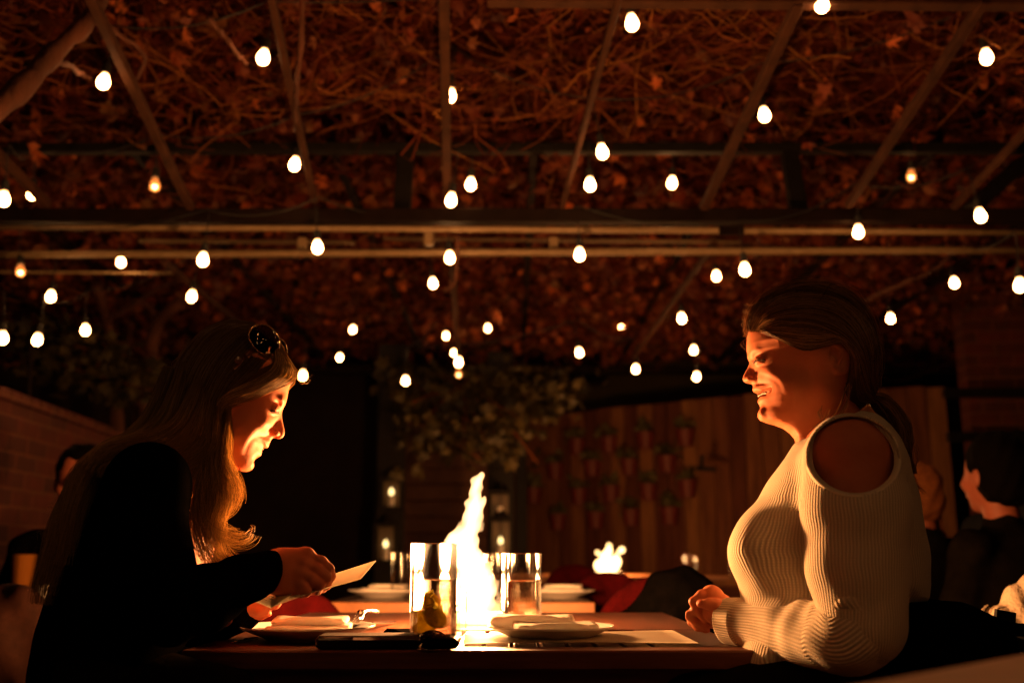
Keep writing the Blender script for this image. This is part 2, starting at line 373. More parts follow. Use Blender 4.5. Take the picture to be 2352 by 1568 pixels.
def leafmat(name,stops,tl=.35):
    m,nt,b,out=nmat(name);N=nt.nodes.new;L=nt.links.new
    at=N('ShaderNodeAttribute');at.attribute_name='rnd';rp=N('ShaderNodeValToRGB');L(at.outputs['Fac'],rp.inputs[0])
    el=rp.color_ramp.elements;el[0].position=0;el[0].color=(*stops[0],1);el[1].position=1;el[1].color=(*stops[-1],1)
    for i,s in enumerate(stops[1:-1]): e=el.new((i+1)/(len(stops)-1));e.color=(*s,1)
    L(rp.outputs[0],b.inputs['Base Color']);b.inputs['Roughness'].default_value=.6
    tr=N('ShaderNodeBsdfTranslucent');L(rp.outputs[0],tr.inputs[0]);mx=N('ShaderNodeMixShader');mx.inputs[0].default_value=tl
    L(b.outputs[0],mx.inputs[1]);L(tr.outputs[0],mx.inputs[2]);L(mx.outputs[0],out.inputs[0]);return m
M['dryleaf']=leafmat('dry_leaves',[(.025,.0045,.0015),(.07,.012,.0035),(.12,.02,.005),(.045,.008,.003),(.17,.034,.008),(.075,.03,.007),(.38,.09,.02)])
M['greenleaf']=leafmat('green_leaves',[(.010,.009,.002),(.035,.027,.005),(.07,.05,.008),(.015,.014,.003)])
M['bulb']=emis('lit_bulb',(1,.44,.15),47)
nt_b=M['bulb'].node_tree;bb=nt_b.nodes['Principled BSDF'];tcb=nt_b.nodes.new('ShaderNodeTexCoord');sxb=nt_b.nodes.new('ShaderNodeSeparateXYZ');nt_b.links.new(tcb.outputs['Object'],sxb.inputs[0])
mrb=nt_b.nodes.new('ShaderNodeMapRange');mrb.inputs[1].default_value=0;mrb.inputs[2].default_value=-.022;mrb.inputs[3].default_value=4;mrb.inputs[4].default_value=52;nt_b.links.new(sxb.outputs[2],mrb.inputs[0]);nt_b.links.new(mrb.outputs[0],bb.inputs['Emission Strength'])
M['cord']=mat('black_cable',(.01,.01,.01),.6)
def brick():
    m,nt,b,out=nmat('brick');N=nt.nodes.new;L=nt.links.new
    tc=N('ShaderNodeTexCoord');mp=N('ShaderNodeMapping');sx=N('ShaderNodeSeparateXYZ');cx_=N('ShaderNodeCombineXYZ');L(tc.outputs['Object'],sx.inputs[0]);L(sx.outputs[1],cx_.inputs[0]);L(sx.outputs[2],cx_.inputs[1]);L(cx_.outputs[0],mp.inputs[0])
    br=N('ShaderNodeTexBrick');br.inputs['Color1'].default_value=(.10,.013,.006,1);br.inputs['Color2'].default_value=(.05,.0075,.004,1);br.inputs['Mortar'].default_value=(.13,.038,.015,1)
    br.inputs['Scale'].default_value=1;br.inputs['Brick Width'].default_value=.24;br.inputs['Row Height'].default_value=.085;br.inputs['Mortar Size'].default_value=.008;br.inputs['Mortar Smooth'].default_value=.4
    nz=N('ShaderNodeTexNoise');nz.inputs['Scale'].default_value=14;L(tc.outputs['Object'],nz.inputs[0])
    mx=N('ShaderNodeMix');mx.data_type='VECTOR';mx.inputs[0].default_value=.012;L(mp.outputs[0],mx.inputs[4]);L(nz.outputs[1],mx.inputs[5]);L(mx.outputs[1],br.inputs[0])
    m2=N('ShaderNodeMix');m2.data_type='RGBA';m2.blend_type='MULTIPLY';m2.inputs[0].default_value=.6;L(br.outputs[0],m2.inputs[6]);L(nz.outputs[1],m2.inputs[7]);L(m2.outputs[2],b.inputs[0])
    b.inputs['Roughness'].default_value=.9;bp=N('ShaderNodeBump');bp.inputs['Strength'].default_value=.7;bp.inputs['Distance'].default_value=.01;bp.invert=True;L(br.outputs[1],bp.inputs['Height']);L(bp.outputs[0],b.inputs['Normal']);return m
M['brick']=brick()
def scale_mat(m,k):
    for n in m.node_tree.nodes:
        if n.type=='VALTORGB':
            for e in n.color_ramp.elements: e.color=(*[min(.8,c*k) for c in e.color[:3]],1)
        elif n.type=='HUE_SAT' and not n.inputs['Color'].links: n.inputs['Color'].default_value=(*[min(.8,c*k) for c in n.inputs['Color'].default_value[:3]],1)
        elif n.type=='TEX_BRICK':
            for q in('Color1','Color2','Mortar'): n.inputs[q].default_value=(*[min(.8,c*k) for c in n.inputs[q].default_value[:3]],1)
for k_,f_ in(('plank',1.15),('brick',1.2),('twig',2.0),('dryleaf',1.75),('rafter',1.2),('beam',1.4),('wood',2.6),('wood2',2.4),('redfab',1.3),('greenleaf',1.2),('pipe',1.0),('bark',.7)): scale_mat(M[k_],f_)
# ============================================================= ground and enclosure
mesh_np('ground',[(-40,-8,0),(40,-8,0),(40,60,0),(-40,60,0)],np.array([[0,1,2,3]]),M['ground'],smooth=False)['kind']='structure'
# --- left brick wall (recedes from viewer)
def wall_between(name,p,q,z,th,m,label,cat,parent=None,z0=0):
    b=MB();p=np.array([p[0],p[1],(z+z0)/2]);q=np.array([q[0],q[1],(z+z0)/2]);d=q-p;L_=np.linalg.norm(d)
    c=math.atan2(d[1],d[0]);b.box((0,0,0),(L_,th,z-z0));o=b.build(name,m);o.location=(p+q)/2;o.rotation_euler=(0,0,c)
    tag(o,label,cat);return o
# brick texture runs on local XZ; make a second mapping by building the wall along local Y
def brick_wall(name,p,q,z,th,label):
    b=MB();p=np.array([p[0],p[1],0.]);q=np.array([q[0],q[1],0.]);d=q-p;L_=np.linalg.norm(d)
    t=empty(name);t.location=(p+q)/2;t.rotation_euler=(0,0,math.atan2(d[1],d[0])-math.pi/2)
    b.box((0,0,z/2-.03),(th,L_,z-.06));b.build('brickwork',M['brick'],t)
    c=MB();n=int(L_/.115)
    for i in range(n): c.box((0,-L_/2+(i+.5)*L_/n,z-.0275),(th+.02,L_/n-.008,.055),a=rng.random(),bev=.006)
    c.build('coping',M['brick'],t);tag(t,label,'wall');return t
wt=lambda px,py,z:onz(px,py,z)
a=P(-60,905,4.6);b_=P(262,1018,6.6)
brick_wall('brick_wall',(a[0],a[1]),(b_[0],b_[1]),1.66,.22,'low red brick wall along the left edge behind the seated guests')
# --- rear right plank fence
A=P(1170,968,9.9);Bq=P(1745,903,8.3);Cq=P(2170,893,7.9)
def plank_run(p,q,z):
    b=MB();d=q-p;d[2]=0;L_=np.linalg.norm(d);n=int(L_/.14);x=d/L_;nr=np.array([x[1],-x[0],0])
    for i in range(n):
        c=p+d*((i+.5)/n);h=z+rng.uniform(-.008,.008);c=np.array([c[0],c[1],h/2])+nr*rng.uniform(-.004,.004)
        b.box(c,(L_/n-.006,.022,h),np.stack([x,-nr,[0,0,1]],1),a=rng.random(),bev=.003)
    return b
t=empty('plank_fence',(A[0],A[1],0));tag(t,'tall brown vertical plank fence hung with red pots behind the empty tables','fence')
def pp(o,parent):
    o.parent=parent;o.matrix_parent_inverse=Matrix.Translation(-parent.location);return o
pp(plank_run(A.copy(),Bq.copy(),2.2).build('plank_panel',M['plank']),t)
pp(plank_run(Bq.copy(),Cq.copy(),2.2).build('plank_panel',M['plank']),t)
b=MB()
for p,q in((A,Bq),(Bq,Cq)):
    for z in(.3,1.3): b.bar((p[0],p[1]+.05,z),(q[0],q[1]+.05,z),.05,.09)
pp(b.build('rail',M['beam']),t)
# --- building behind
t=empty('rear_building',(0,13,0));tag(t,'dim olive rendered building with dark windows beyond the pergola','building')
b=MB();b.box((1.4,0,2.4),(4.6,.3,4.8));b.build('wall',M['wallpaint'],t)
b=MB();b.box((7.2,-.4,2.6),(7.0,.3,5.2));b.build('wall',M['darkwall'],t)
b=MB()
for i in range(24): b.box((3.8+i*.29,-.57,2.6),(.26,.03,5.2),a=rng.random())
b.build('cladding',M['darkwall'],t)
for px in(1255,1345,1790,2010):
    Y=12.8 if px<1400 else 12.38
    p0=P(px-38,872,Y);p1=P(px+38,832,Y);b=MB();c=(p0+p1)/2;c[1]=-.17+0 if px<1400 else -.6
    b.box((c[0],c[1]+.0,c[2]),(p1[0]-p0[0],.02,p1[2]-p0[2]));f=b.build('window',M['windark'],t)
    b=MB();hw=(p1[0]-p0[0])/2+.04;hh=(p1[2]-p0[2])/2+.04
    for sx in(-1,1): b.box((c[0]+sx*hw,c[1]-.02,c[2]),(.06,.05,hh*2+.06))
    for sz in(-1,1): b.box((c[0],c[1]-.021,c[2]+sz*hh),(hw*2-.06,.048,.06))
    b.build('frame',M['darkwall'],f)
b=MB();b.box((-6.5,12,1.6),(12.0,.25,3.2));tag(b.build('garden_wall',M['darkwall']),'unlit dark garden wall far behind the left woman','wall')
# --- dark steel frame / shed at right rear
t=empty('steel_frame',(3.2,6.6,0));tag(t,'black steel post frame standing at the right behind the white sweater','frame')
def fr(name,p,q,w_,h_,m='black'):
    b=MB();b.bar(p-np.array(t.location),q-np.array(t.location),w_,h_);return b.build(name,M[m],t)
p=P(2158,880,6.6);fr('post',np.array([p[0],6.6,0]),np.array([p[0],6.6,3.0]),.10,.10)
p2=P(2262,700,6.6);fr('post',np.array([p2[0],6.7,0]),np.array([p2[0],6.7,3.0]),.09,.09)
for y in(1005,905,620): 
    z=P(2158,y,6.6)[2];fr('cross_bar',np.array([p[0]-.0,6.55,z]),np.array([p[0]+1.6,6.55,z]),.05,.06)
brick_wall('brick_wall',(3.35,7.3),(6.2,7.0),3.2,.2,'dark brick wall at the far right behind the black steel posts')
# --- red wall pots
spots=[(1257,595),(1433,585),(1637,560),(1858,545),(1135,730),(1340,715),(1545,705),(1757,690),(1015,865),(1268,870),(1445,855),(1652,845),(1870,825),(1150,1010),(1360,1000),(1555,985),(1770,975)]
rows=['top','second','third','lowest'];rowof=[0]*4+[1]*4+[2]*5+[3]*4;ordn=['leftmost','second from the left','third from the left','fourth from the left','rightmost']
def leaf_tmpl(kind):
    if kind=='star':
        pts=[(0,0),(.28,-.12),(.55,.1),(.36,.3),(.62,.62),(.26,.55),(0,1),(-.26,.55),(-.62,.62),(-.36,.3),(-.55,.1),(-.28,-.12)]
        c=(0,.35)
        V=np.array([(c[0],c[1],.06)]+[(x,y,-.10*(x*x+(y-.35)**2)*2) for x,y in pts]);n=len(pts)
        T=np.array([[0,1+i,1+(i+1)%n] for i in range(n)]);return V,T
    V=[];T=[]
    for i,(w_,y) in enumerate([(0,0),(.3,.3),(.28,.65),(0,1)]):
        V+=[(-w_,y,.12*abs(w_)*2+.1*math.sin(y*3)),(0,y,.1*math.sin(y*3)),(w_,y,.12*abs(w_)*2+.1*math.sin(y*3))]
    for i in range(3):
        for j in range(2):
            a=i*3+j;T+=[[a,a+1,a+4],[a,a+4,a+3]]
    return np.array(V,float),np.array(T)
def leaves(mb,C,size,kind='star',curl=.0,flat=0.0):
    V0,T0=leaf_tmpl(kind);N=len(C);q=rng.normal(size=(N,4));q/=np.linalg.norm(q,axis=1)[:,None]
    w_,x,y,z=q.T
    Rm=np.stack([1-2*(y*y+z*z),2*(x*y-z*w_),2*(x*z+y*w_),2*(x*y+z*w_),1-2*(x*x+z*z),2*(y*z-x*w_),2*(x*z-y*w_),2*(y*z+x*w_),1-2*(x*x+y*y)],1).reshape(N,3,3)
    if flat>0: Rm[:,2,:]*=(1-flat)
    s=np.broadcast_to(size,(N,));Vl=np.repeat(V0[None],N,0).copy()
    cr=rng.uniform(-1,1,N)*curl;Vl[:,:,2]+=cr[:,None]*(Vl[:,:,0]**2+.5*Vl[:,:,1]**2)
    V=np.einsum('nij,nkj->nki',Rm,Vl)*s[:,None,None]+C[:,None,:]
    T=(T0[None]+(np.arange(N)*len(V0))[:,None,None]).reshape(-1,3)
    mb.v.append(V.reshape(-1,3));mb.t.append(T+mb.n);mb.n+=N*len(V0);mb.a.append(np.repeat(rng.random(N),len(V0)))
M['redpot']=mat('red_glaze',(.09,.009,.006),.6,col2=(.10,.014,.01),scale=20)
cnt={}
for (X,Yp),r in zip(spots,rowof):
    px=(1400+X/1.3835)*.5742;py=(1350+Yp/1.3835)*.5742;i=cnt.get(r,0);cnt[r]=i+1
    # point on fence line
    for k in range(60):
        f=(px-1170)/(1745-1170);Y=A[1]+(Bq[1]-A[1])*f
    p=P(px,py,Y-.10);t=empty('wall_pot',tuple(p))
    n=rowof.count(r);od=ordn[i] if i<n-1 else 'rightmost'
    tag(t,'small red pot, %s of the %s row on the plank fence'%(od,rows[r]),'pot','red pots on the plank fence')
    b=MB();b.lathe([(.0,-.09),(.06,-.09),(.085,.04),(.09,.06),(.075,.06),(.06,-.06),(0,-.06)],n=14);b.build('pot',M['redpot'],t,True)
    b=MB();C=np.clip(rng.normal(size=(46,3)),-1.6,1.6)*[.045,.030,.030]+[0,0,.095];leaves(b,C,rng.uniform(.05,.09,46),'oval');b.build('plant',M['mint'],t)
    b=MB();b.tube([(0,.06,.0),(0,.09,.02),(0,.10,.06)],.004,5);b.build('hook',M['black'],t)
# black bird-shaped bracket on fence
p=P((1400+1945/1.3835)*.5742,(1350+722/1.3835)*.5742,8.25);b=MB();b.bar(p+[-.05,0,0],p+[.12,0,-.01],.02,.035);b.bar(p+[0,0,.0],p+[.01,0,.11],.02,.03);b.tube([p+[0,.1,0],p],.01,6)
tag(b.build('wall_bracket',M['black']),'small black iron bracket fixed to the fence beside a red pot','bracket')
# --- garden door with lanterns and creeper
t=empty('garden_door',tuple(P(1035,1290,9.2)*[1,1,0]));tag(t,'wide dark brown boarded door between two lantern posts','door')
b=MB()
for i in range(14): b.box((0,0,.12+i*.145),(1.15,.05,.138),a=rng.random(),bev=.004)
b.build('board_panel',mat('door_boards',(.10,.035,.018),.7,col2=(.06,.02,.012),scale=6,rnd=.3,bump=.3),t)
b=MB()
for s in(-1,1): b.box((s*.64,-.01,1.08),(.10,.12,2.16))
b.box((0,-.01,2.21),(1.38,.12,.10));b.build('frame',M['black'],t)
M['candle']=emis('candle_flame',(1,.66,.25),3.5);M['amber']=mat('amber_glass',(.10,.07,.035),.4,col2=(.05,.03,.015),scale=8)
def lantern(px,py,h,Y,glow,label,em=True):
    p=P(px,py,Y);t=empty('wall_lantern',tuple(p));tag(t,label,'lantern','lanterns beside the garden door');w_=.15
    b=MB()
    for sx in(-1,1):
        for sy in(-1,1): b.box((sx*w_/2,sy*w_/2,0),(.014,.014,h))
    for z in(-h/2,h/2): b.box((0,0,z),(w_+.03,w_+.03,.02))
    b.lathe([(.085,h/2+.01),(.03,h/2+.07),(0,h/2+.08)],n=4);b.build('frame',M['black'],t)
    b=MB();b.box((0,w_/2-.012,0),(w_-.02,.006,h-.03));b.build('back_plate',M['amber'],t)
    b=MB();b.lathe([(0,-h/2+.01),(.022,-h/2+.01),(.022,-h/2+.09),(0,-h/2+.09)],n=12);c=b.build('candle',M['napkin'],t,True)
    if em: b=MB();b.lathe([(0,0),(.014,.012),(.018,.026),(.012,.045),(0,.06)],(0,0,-h/2+.095),12);b.build('flame',M['candle'],c,True)
    b=MB();b.bar((0,w_/2+.01,-h/2),(0,w_/2+.01,-h/2-.25),.03,.03);b.build('bracket',M['black'],t)
lantern(899,1133,.22,7.5,1,'lit square lantern high on the left of the garden door')
lantern(886,1246,.26,7.5,1,'lit square lantern low on the left of the garden door')
lantern(1148,1160,.20,7.8,1,'unlit square lantern high on the right of the garden door',False)
lantern(1150,1236,.28,7.8,1,'lit square lantern low on the right of the garden door')
for px,lb in((893,'black lantern post left of the garden door'),(1150,'black lantern post right of the garden door')):
    p=P(px,1200,7.65 if px<1000 else 7.95);b=MB();b.box((p[0],p[1]+.06,1.25),(.22,.09,2.5),bev=.01);tag(b.build('lantern_post',M['black']),lb,'post')
def creeper(name,boxes,n,Y,label,size=(.05,.11),stems=30):
    t=empty(name,(0,Y,1.5));tag(t,label,'climbing plant');b=MB();C=[]
    for (x0,y0,x1,y1,wt_) in boxes:
        k=int(n*wt_);px=rng.uniform(x0,x1,k);py=rng.uniform(y0,y1,k)
        C+= [P(px[i],py[i],Y+rng.normal()*.25) for i in range(k)]
    C=np.array(C)-[0,Y,1.5]
    # clump
    K=C[rng.integers(0,len(C),len(C)//9)];C=C*.35+K[rng.integers(0,len(K),len(C))]*.65
    C+=rng.normal(size=C.shape)*.05
    leaves(b,C,rng.uniform(size[0],size[1],len(C)),'star',.6);b.build('leaves',M['greenleaf'],t)
    b=MB();L_=[]
    for i in range(stems):
        s=C[rng.integers(len(C))];e=C[rng.integers(len(C))];e=s+(e-s)*min(1,.8/np.linalg.norm(e-s+1e-6));m=(s+e)/2+rng.normal(size=3)*.08+[0,0,.06];L_.append(spline([s,m,e],9))
    strands(b,np.array(L_),.005,4);b.build('stems',M['twig'],t,True)
creeper('hanging_creeper',[(850,840,1240,950,.45),(930,940,1180,1040,.3),(1150,850,1400,930,.12),(930,1030,1010,1090,.05),(1120,1030,1260,1060,.08)],1150,7.2,'yellow green creeper hanging over the garden door')
creeper('hanging_creeper',[(0,745,260,860,.7),(240,840,420,960,.3)],500,6.5,'dim green creeper above the brick wall at the left',stems=20)
# ============================================================= pergola
t=empty('pergola',(0,4.05,2.3));tag(t,'dark beamed pergola carrying the dry vine roof over the tables','pergola')
O=np.array([0,4.05,2.3])
def pb(name,p,q,w_,h_,m,round_=False,bev=.004):
    b=MB();p=np.array(p,float)-O;q=np.array(q,float)-O
    if round_: b.tube([p+(q-p)*f for f in np.linspace(0,1,9)],w_/2,14)
    else: b.bar(p,q,w_,h_,bev=bev)
    return b.build(name,M[m],t,round_)
z=P(1176,498,4.05)[2];pb('main_beam',(-4.2,4.05,z+.0),(4.2,4.05,z-.0),.06,.06,'beam')
zt=P(1176,342,4.2)[2];pb('upper_beam',(-4.2,4.2,zt),(4.2,4.2,zt),.05,.045,'black')
for px in(930,1818): p=P(px,420,4.2);pb('strut',(p[0],4.12,z+.03),(p[0],4.2,zt-.02),.075,.05,'black')
pb('strut',P(2352,370,4.2),P(2230,480,4.12),.09,.05,'black')
def onpl(px,py,z0=3.13,k=.198):
    r=ray(px,py);tt=(z0-CAMZ)/(r[2]+k*r[1]);return np.array([0,0,CAMZ])+r*tt
for (x0,y0,x1,y1,w_) in[(196,-30,440,482,.032),(612,-60,722,462,.025),(1019,-60,1027,440,.034),(1437,-60,1290,480,.022),(1835,5,1612,488,.034),(2262,0,1948,472,.031),(2420,235,2188,478,.027),(-60,300,110,470,.036)]:
    pb('rafter',onpl(x0,y0),onpl(x1,y1),w_,w_*1.1,'rafter')
q=onpl(2000,14);pb('front_beam',(q[0]-1.2,q[1],q[2]+.03),(q[0]+2.5,q[1],q[2]+.0),.05,.05,'rafter')
# conduit pipes beyond the beam
pb('pipe',P(-60,520,4.3),P(2420,534,4.3),.028,.03,'pipe',True)
pb('pipe',P(-60,585,4.55),P(2420,574,4.55),.034,.03,'pipe',True)
pb('pipe',P(320,553,4.75),P(815,557,4.75),.020,.02,'pipe',True)
pb('pipe',P(880,548,4.8),P(1700,556,4.8),.018,.02,'pipe',True)
pb('pipe',P(-40,624,5.2),P(420,628,5.2),.014,.02,'pipe',True)
for px,py in((695,567),(1272,566),(985,545)): c=P(px,py,4.62)-O;b=MB();b.box(c,(.045,.05,.085),bev=.006);b.build('clamp',M['pipe'],t)
c=P(1680,528,4.2)-O;b=MB();b.box(c,(.11,.02,.05),bev=.004);b.build('junction_box',M['beam'],t)
for a_,b_2 in(((375,600,4.7),(545,738,7.0)),((1640,560,4.6),(1455,820,7.5)),((1040,600,4.7),(1055,880,8))):
    pb('brace',P(*a_),P(*b_2),.03,.03,'rafter')
for x,y in((-4.1,4.05),(4.1,4.05),(-3.9,9.5),(4.3,9.5)): pb('post',(x,y,0),(x,y,2.5),.1,.1,'beam')
pb('rear_beam',(-4.2,9.5,2.62),(4.4,9.5,2.62),.10,.08,'beam')
for x in np.linspace(-3.6,3.8,9): pb('roof_joist',(x,4.25,2.72),(x,9.5,2.66),.04,.05,'beam')
# ============================================================= vine roof
def zroof(y): return np.where(y<4.1,2.74+.05*(4.1-y),2.66)
b=MB();nx,ny=120,110;xs=np.linspace(-8,8,nx);ys=np.linspace(.6,9.9,ny);XX,YY=np.meshgrid(xs,ys,indexing='ij');ZZ=np.where(YY<4.1,2.74+.05*(4.1-YY),2.66)+.40+.10*rng.normal(size=XX.shape)
i=np.arange(nx-1)[:,None];j=np.arange(ny-1)[None,:]
tag(mesh_np('dry_thatch',np.stack([XX+rng.normal(size=XX.shape)*.03,YY+rng.normal(size=XX.shape)*.03,ZZ],-1).reshape(-1,3),np.stack(np.broadcast_arrays(i*ny+j,i*ny+j+1,(i+1)*ny+j+1,(i+1)*ny+j),-1).reshape(-1,4),mat('dead_thatch',(.085,.017,.006),.95,spec=.02,col2=(.028,.0055,.002),scale=7,bump=1,bscale=30,bdist=.03),smooth=False),'matted dead leaf litter forming the upper layer of the vine roof','thatch',kind='stuff')
b=MB();N=4200
y0=np.r_[rng.uniform(1.2,4.1,2500),rng.uniform(4.1,9.4,N-2500)];x0=rng.uniform(-1,1,N)*(1.3+y0*.62)
an=rng.normal(size=N)*.55+np.where(rng.random(N)<.5,0,math.pi)+rng.choice([0,0,.9,-.9],N);ln=rng.uniform(.25,1.3,N)
m=12;s=np.linspace(-.5,.5,m)[None,:]
w1=rng.normal(size=(N,3))*.05;f1=rng.uniform(2,6,N);ph=rng.uniform(0,6,N)
PT=np.zeros((N,m,3))
for i in range(3): PT[:,:,i]=w1[:,i:i+1]*np.sin(f1[:,None]*s*2+ph[:,None]+i*2)+w1[:,(i+1)%3][:,None]*.5*np.sin(f1[:,None]*5*s+i)
PT[:,:,0]+=x0[:,None]+np.cos(an)[:,None]*s*ln[:,None];PT[:,:,1]+=y0[:,None]+np.sin(an)[:,None]*s*ln[:,None]
PT[:,:,2]+=(zroof(y0)+rng.uniform(-.05,.32,N))[:,None]+s*rng.normal(size=N)[:,None]*.12
# some dangle
dz=rng.random(N)<.10;PT[dz,:,2]-=(s+.5)**2*rng.uniform(.05,.22,dz.sum())[:,None]
strands(b,PT,((rng.uniform(.0012,.0046,N)*np.where(rng.random(N)<.08,1.8,1))[:,None]*np.linspace(1.2,.5,m)[None,:]),4)
tag(b.build('dry_vine_twigs',M['twig'],None,True),'tangled mass of bare brown vine twigs covering the pergola','twigs',kind='stuff')
b=MB();N=17000
y0=np.r_[rng.uniform(1.2,4.1,4200),4.1+5.4*rng.random(N-4200)**.8];x0=rng.uniform(-1,1,N)*(1.3+y0*.62)
K=rng.uniform(-1,1,(500,2))*[6,5]+[0,5]
C=np.stack([x0,y0,zroof(y0)+rng.uniform(.0,.30,N)],1)
cl=(np.sin(x0*3.1+1)*np.sin(y0*2.7)+np.sin(x0*7+y0*5)*.6+rng.normal(size=N)*.5);keep=(cl>-.35)|(y0>4.1);C=C[keep]
leaves(b,C,np.where(C[:,1]<4.1,rng.uniform(.02,.07,len(C))*np.where(rng.random(len(C))<.06,1.5,1),rng.uniform(.035,.09,len(C))),'star',2.4)
tag(b.build('dry_vine_leaves',M['dryleaf']),'withered brown and orange leaves caught among the roof twigs','leaves',kind='stuff')
# rafter-level vine limbs and trunks
def vine(name,paths,label,cat='vine'):
    o0=np.array(paths[0][0][0]);t=empty(name,tuple(o0));tag(t,label,cat)
    for i,(pts,r) in enumerate(paths):
        q=spline(np.array(pts),26)-o0;q+=np.cumsum(rng.normal(size=q.shape)*.003,0)
        rr=np.linspace(r[0],r[1],26)*(1+.14*np.sin(np.arange(26)*1.3+i)+rng.normal(size=26)*.05)
        b=MB();b.tube(q,rr,10);b.build('trunk' if i==0 else 'limb',M['bark'],t,True)
vine('old_vine',[([P(-60,290,2.6),P(40,200,2.7),P(120,120,2.8),P(205,40,2.9),P(230,-60,3)],(.035,.024)),([P(60,150,2.8),P(150,165,3.0),P(200,200,3.3)],(.012,.006)),([P(205,40,2.9),P(330,120,3.2),P(300,190,3.4)],(.009,.005))],'thick gnarled vine limb crossing the upper left corner of the roof')
vine('old_vine',[([P(690,-30,2.9),P(688,120,3.0),P(680,215,3.2),P(672,300,3.5)],(.010,.006))],'thin reddish vine stem hanging beside the second rafter from the left')
g=lambda px,py,Y:P(px,py,Y)
base=np.array([*(P(330,1200,7.0)[:2]),0])
vine('vine_trunk',[([base,P(322,1000,7.0),P(330,900,7.0),P(350,800,6.95),P(368,740,6.9),P(420,690,6.8)],(.075,.045)),([P(330,900,7),P(300,860,7),P(306,790,7),P(310,740,6.9)],(.03,.02)),([P(368,740,6.9),P(350,715,6.9),P(290,690,6.6)],(.025,.015))],'forked orange lit vine trunk rising behind the blonde hair')
base=np.array([*(P(262,1200,6.8)[:2]),0])
vine('vine_trunk',[([base,P(262,1000,6.8),P(255,900,6.8),P(245,820,6.8),P(238,740,6.7),P(215,660,6.4)],(.06,.035)),([P(246,830,6.8),P(214,800,6.7),P(212,770,6.7),P(232,735,6.6)],(.025,.016)),([P(238,740,6.7),P(300,700,6.5),P(420,640,6.0)],(.022,.012))],'twisting vine trunk rising just left of the forked one')
vine('hanging_branch',[([P(1052,540,4.4),P(1047,590,4.45),P(1035,650,4.5),P(1012,662,4.5)],(.008,.006)),([P(1035,650,4.5),P(1045,720,5.2),P(1052,790,6.2)],(.006,.005))],'bare curled branch hanging beside the centre bulbs','branch')
vine('hanging_branch',[([P(480,40,3),P(530,100,3.1),P(580,150,3.2)],(.009,.006))],'short curved twig hanging left of the upper left bulb','branch')
vine('hanging_branch',[([P(2100,640,5),P(1980,700,5.5),P(1960,760,6)],(.012,.008)),([P(2220,560,4.8),P(2100,640,5)],(.012,.010))],'long slanting branch over the ponytail of the woman in the sweater','branch')
# ============================================================= festoon bulbs
def bulb_mesh():
    return [(0,-.0),(.006,-.0005),(.013,-.003),(.0195,-.009),(.0235,-.018),(.024,-.0265)][:0] or [(0,-.062),(.008,-.0605),(.0155,-.056),(.0215,-.048),(.0238,-.038),(.0222,-.027),(.0180,-.015),(.0138,-.004),(.0125,.004)]
def make_bulb(dim):
    t=empty('string_light',(0,0,0))
    b=MB();b.lathe(bulb_mesh(),n=20)
    o=b.build('glass_bulb',M['bulb'] if not dim else M['dimbulb'],t,True)
    if dim: f=MB();f.lathe([(0,-.052),(.009,-.047),(.0125,-.040),(.009,-.033),(0,-.030)],n=12);f.build('filament',M['filament'],o,True)
    b=MB();b.lathe([(.0,.05),(.012,.05),(.0165,.044),(.0175,.006),(.0150,.0035),(.0,.0035)],n=16);b.build('socket',M['cord'],t,True)
    b=MB();b.tube([(0,0,.048),(.002,0,.09),(-.002,.001,.15),(0,0,.20)],.0028,6);b.build('cord',M['cord'],t,True)
    return t
m,nt_,bs,out=nmat('amber_bulb');M['dimbulb']=m
bs.inputs['Base Color'].default_value=(.9,.45,.15,1);bs.inputs['Emission Color'].default_value=(1,.36,.10,1);bs.inputs['Emission Strength'].default_value=.55
tr=nt_.nodes.new('ShaderNodeBsdfTransparent');tr.inputs[0].default_value=(1,.7,.4,1);mx=nt_.nodes.new('ShaderNodeMixShader');mx.inputs[0].default_value=.5
nt_.links.new(bs.outputs[0],mx.inputs[1]);nt_.links.new(tr.outputs[0],mx.inputs[2]);nt_.links.new(mx.outputs[0],out.inputs[0])
M['filament']=emis('bulb_filament',(1,.8,.5),25)
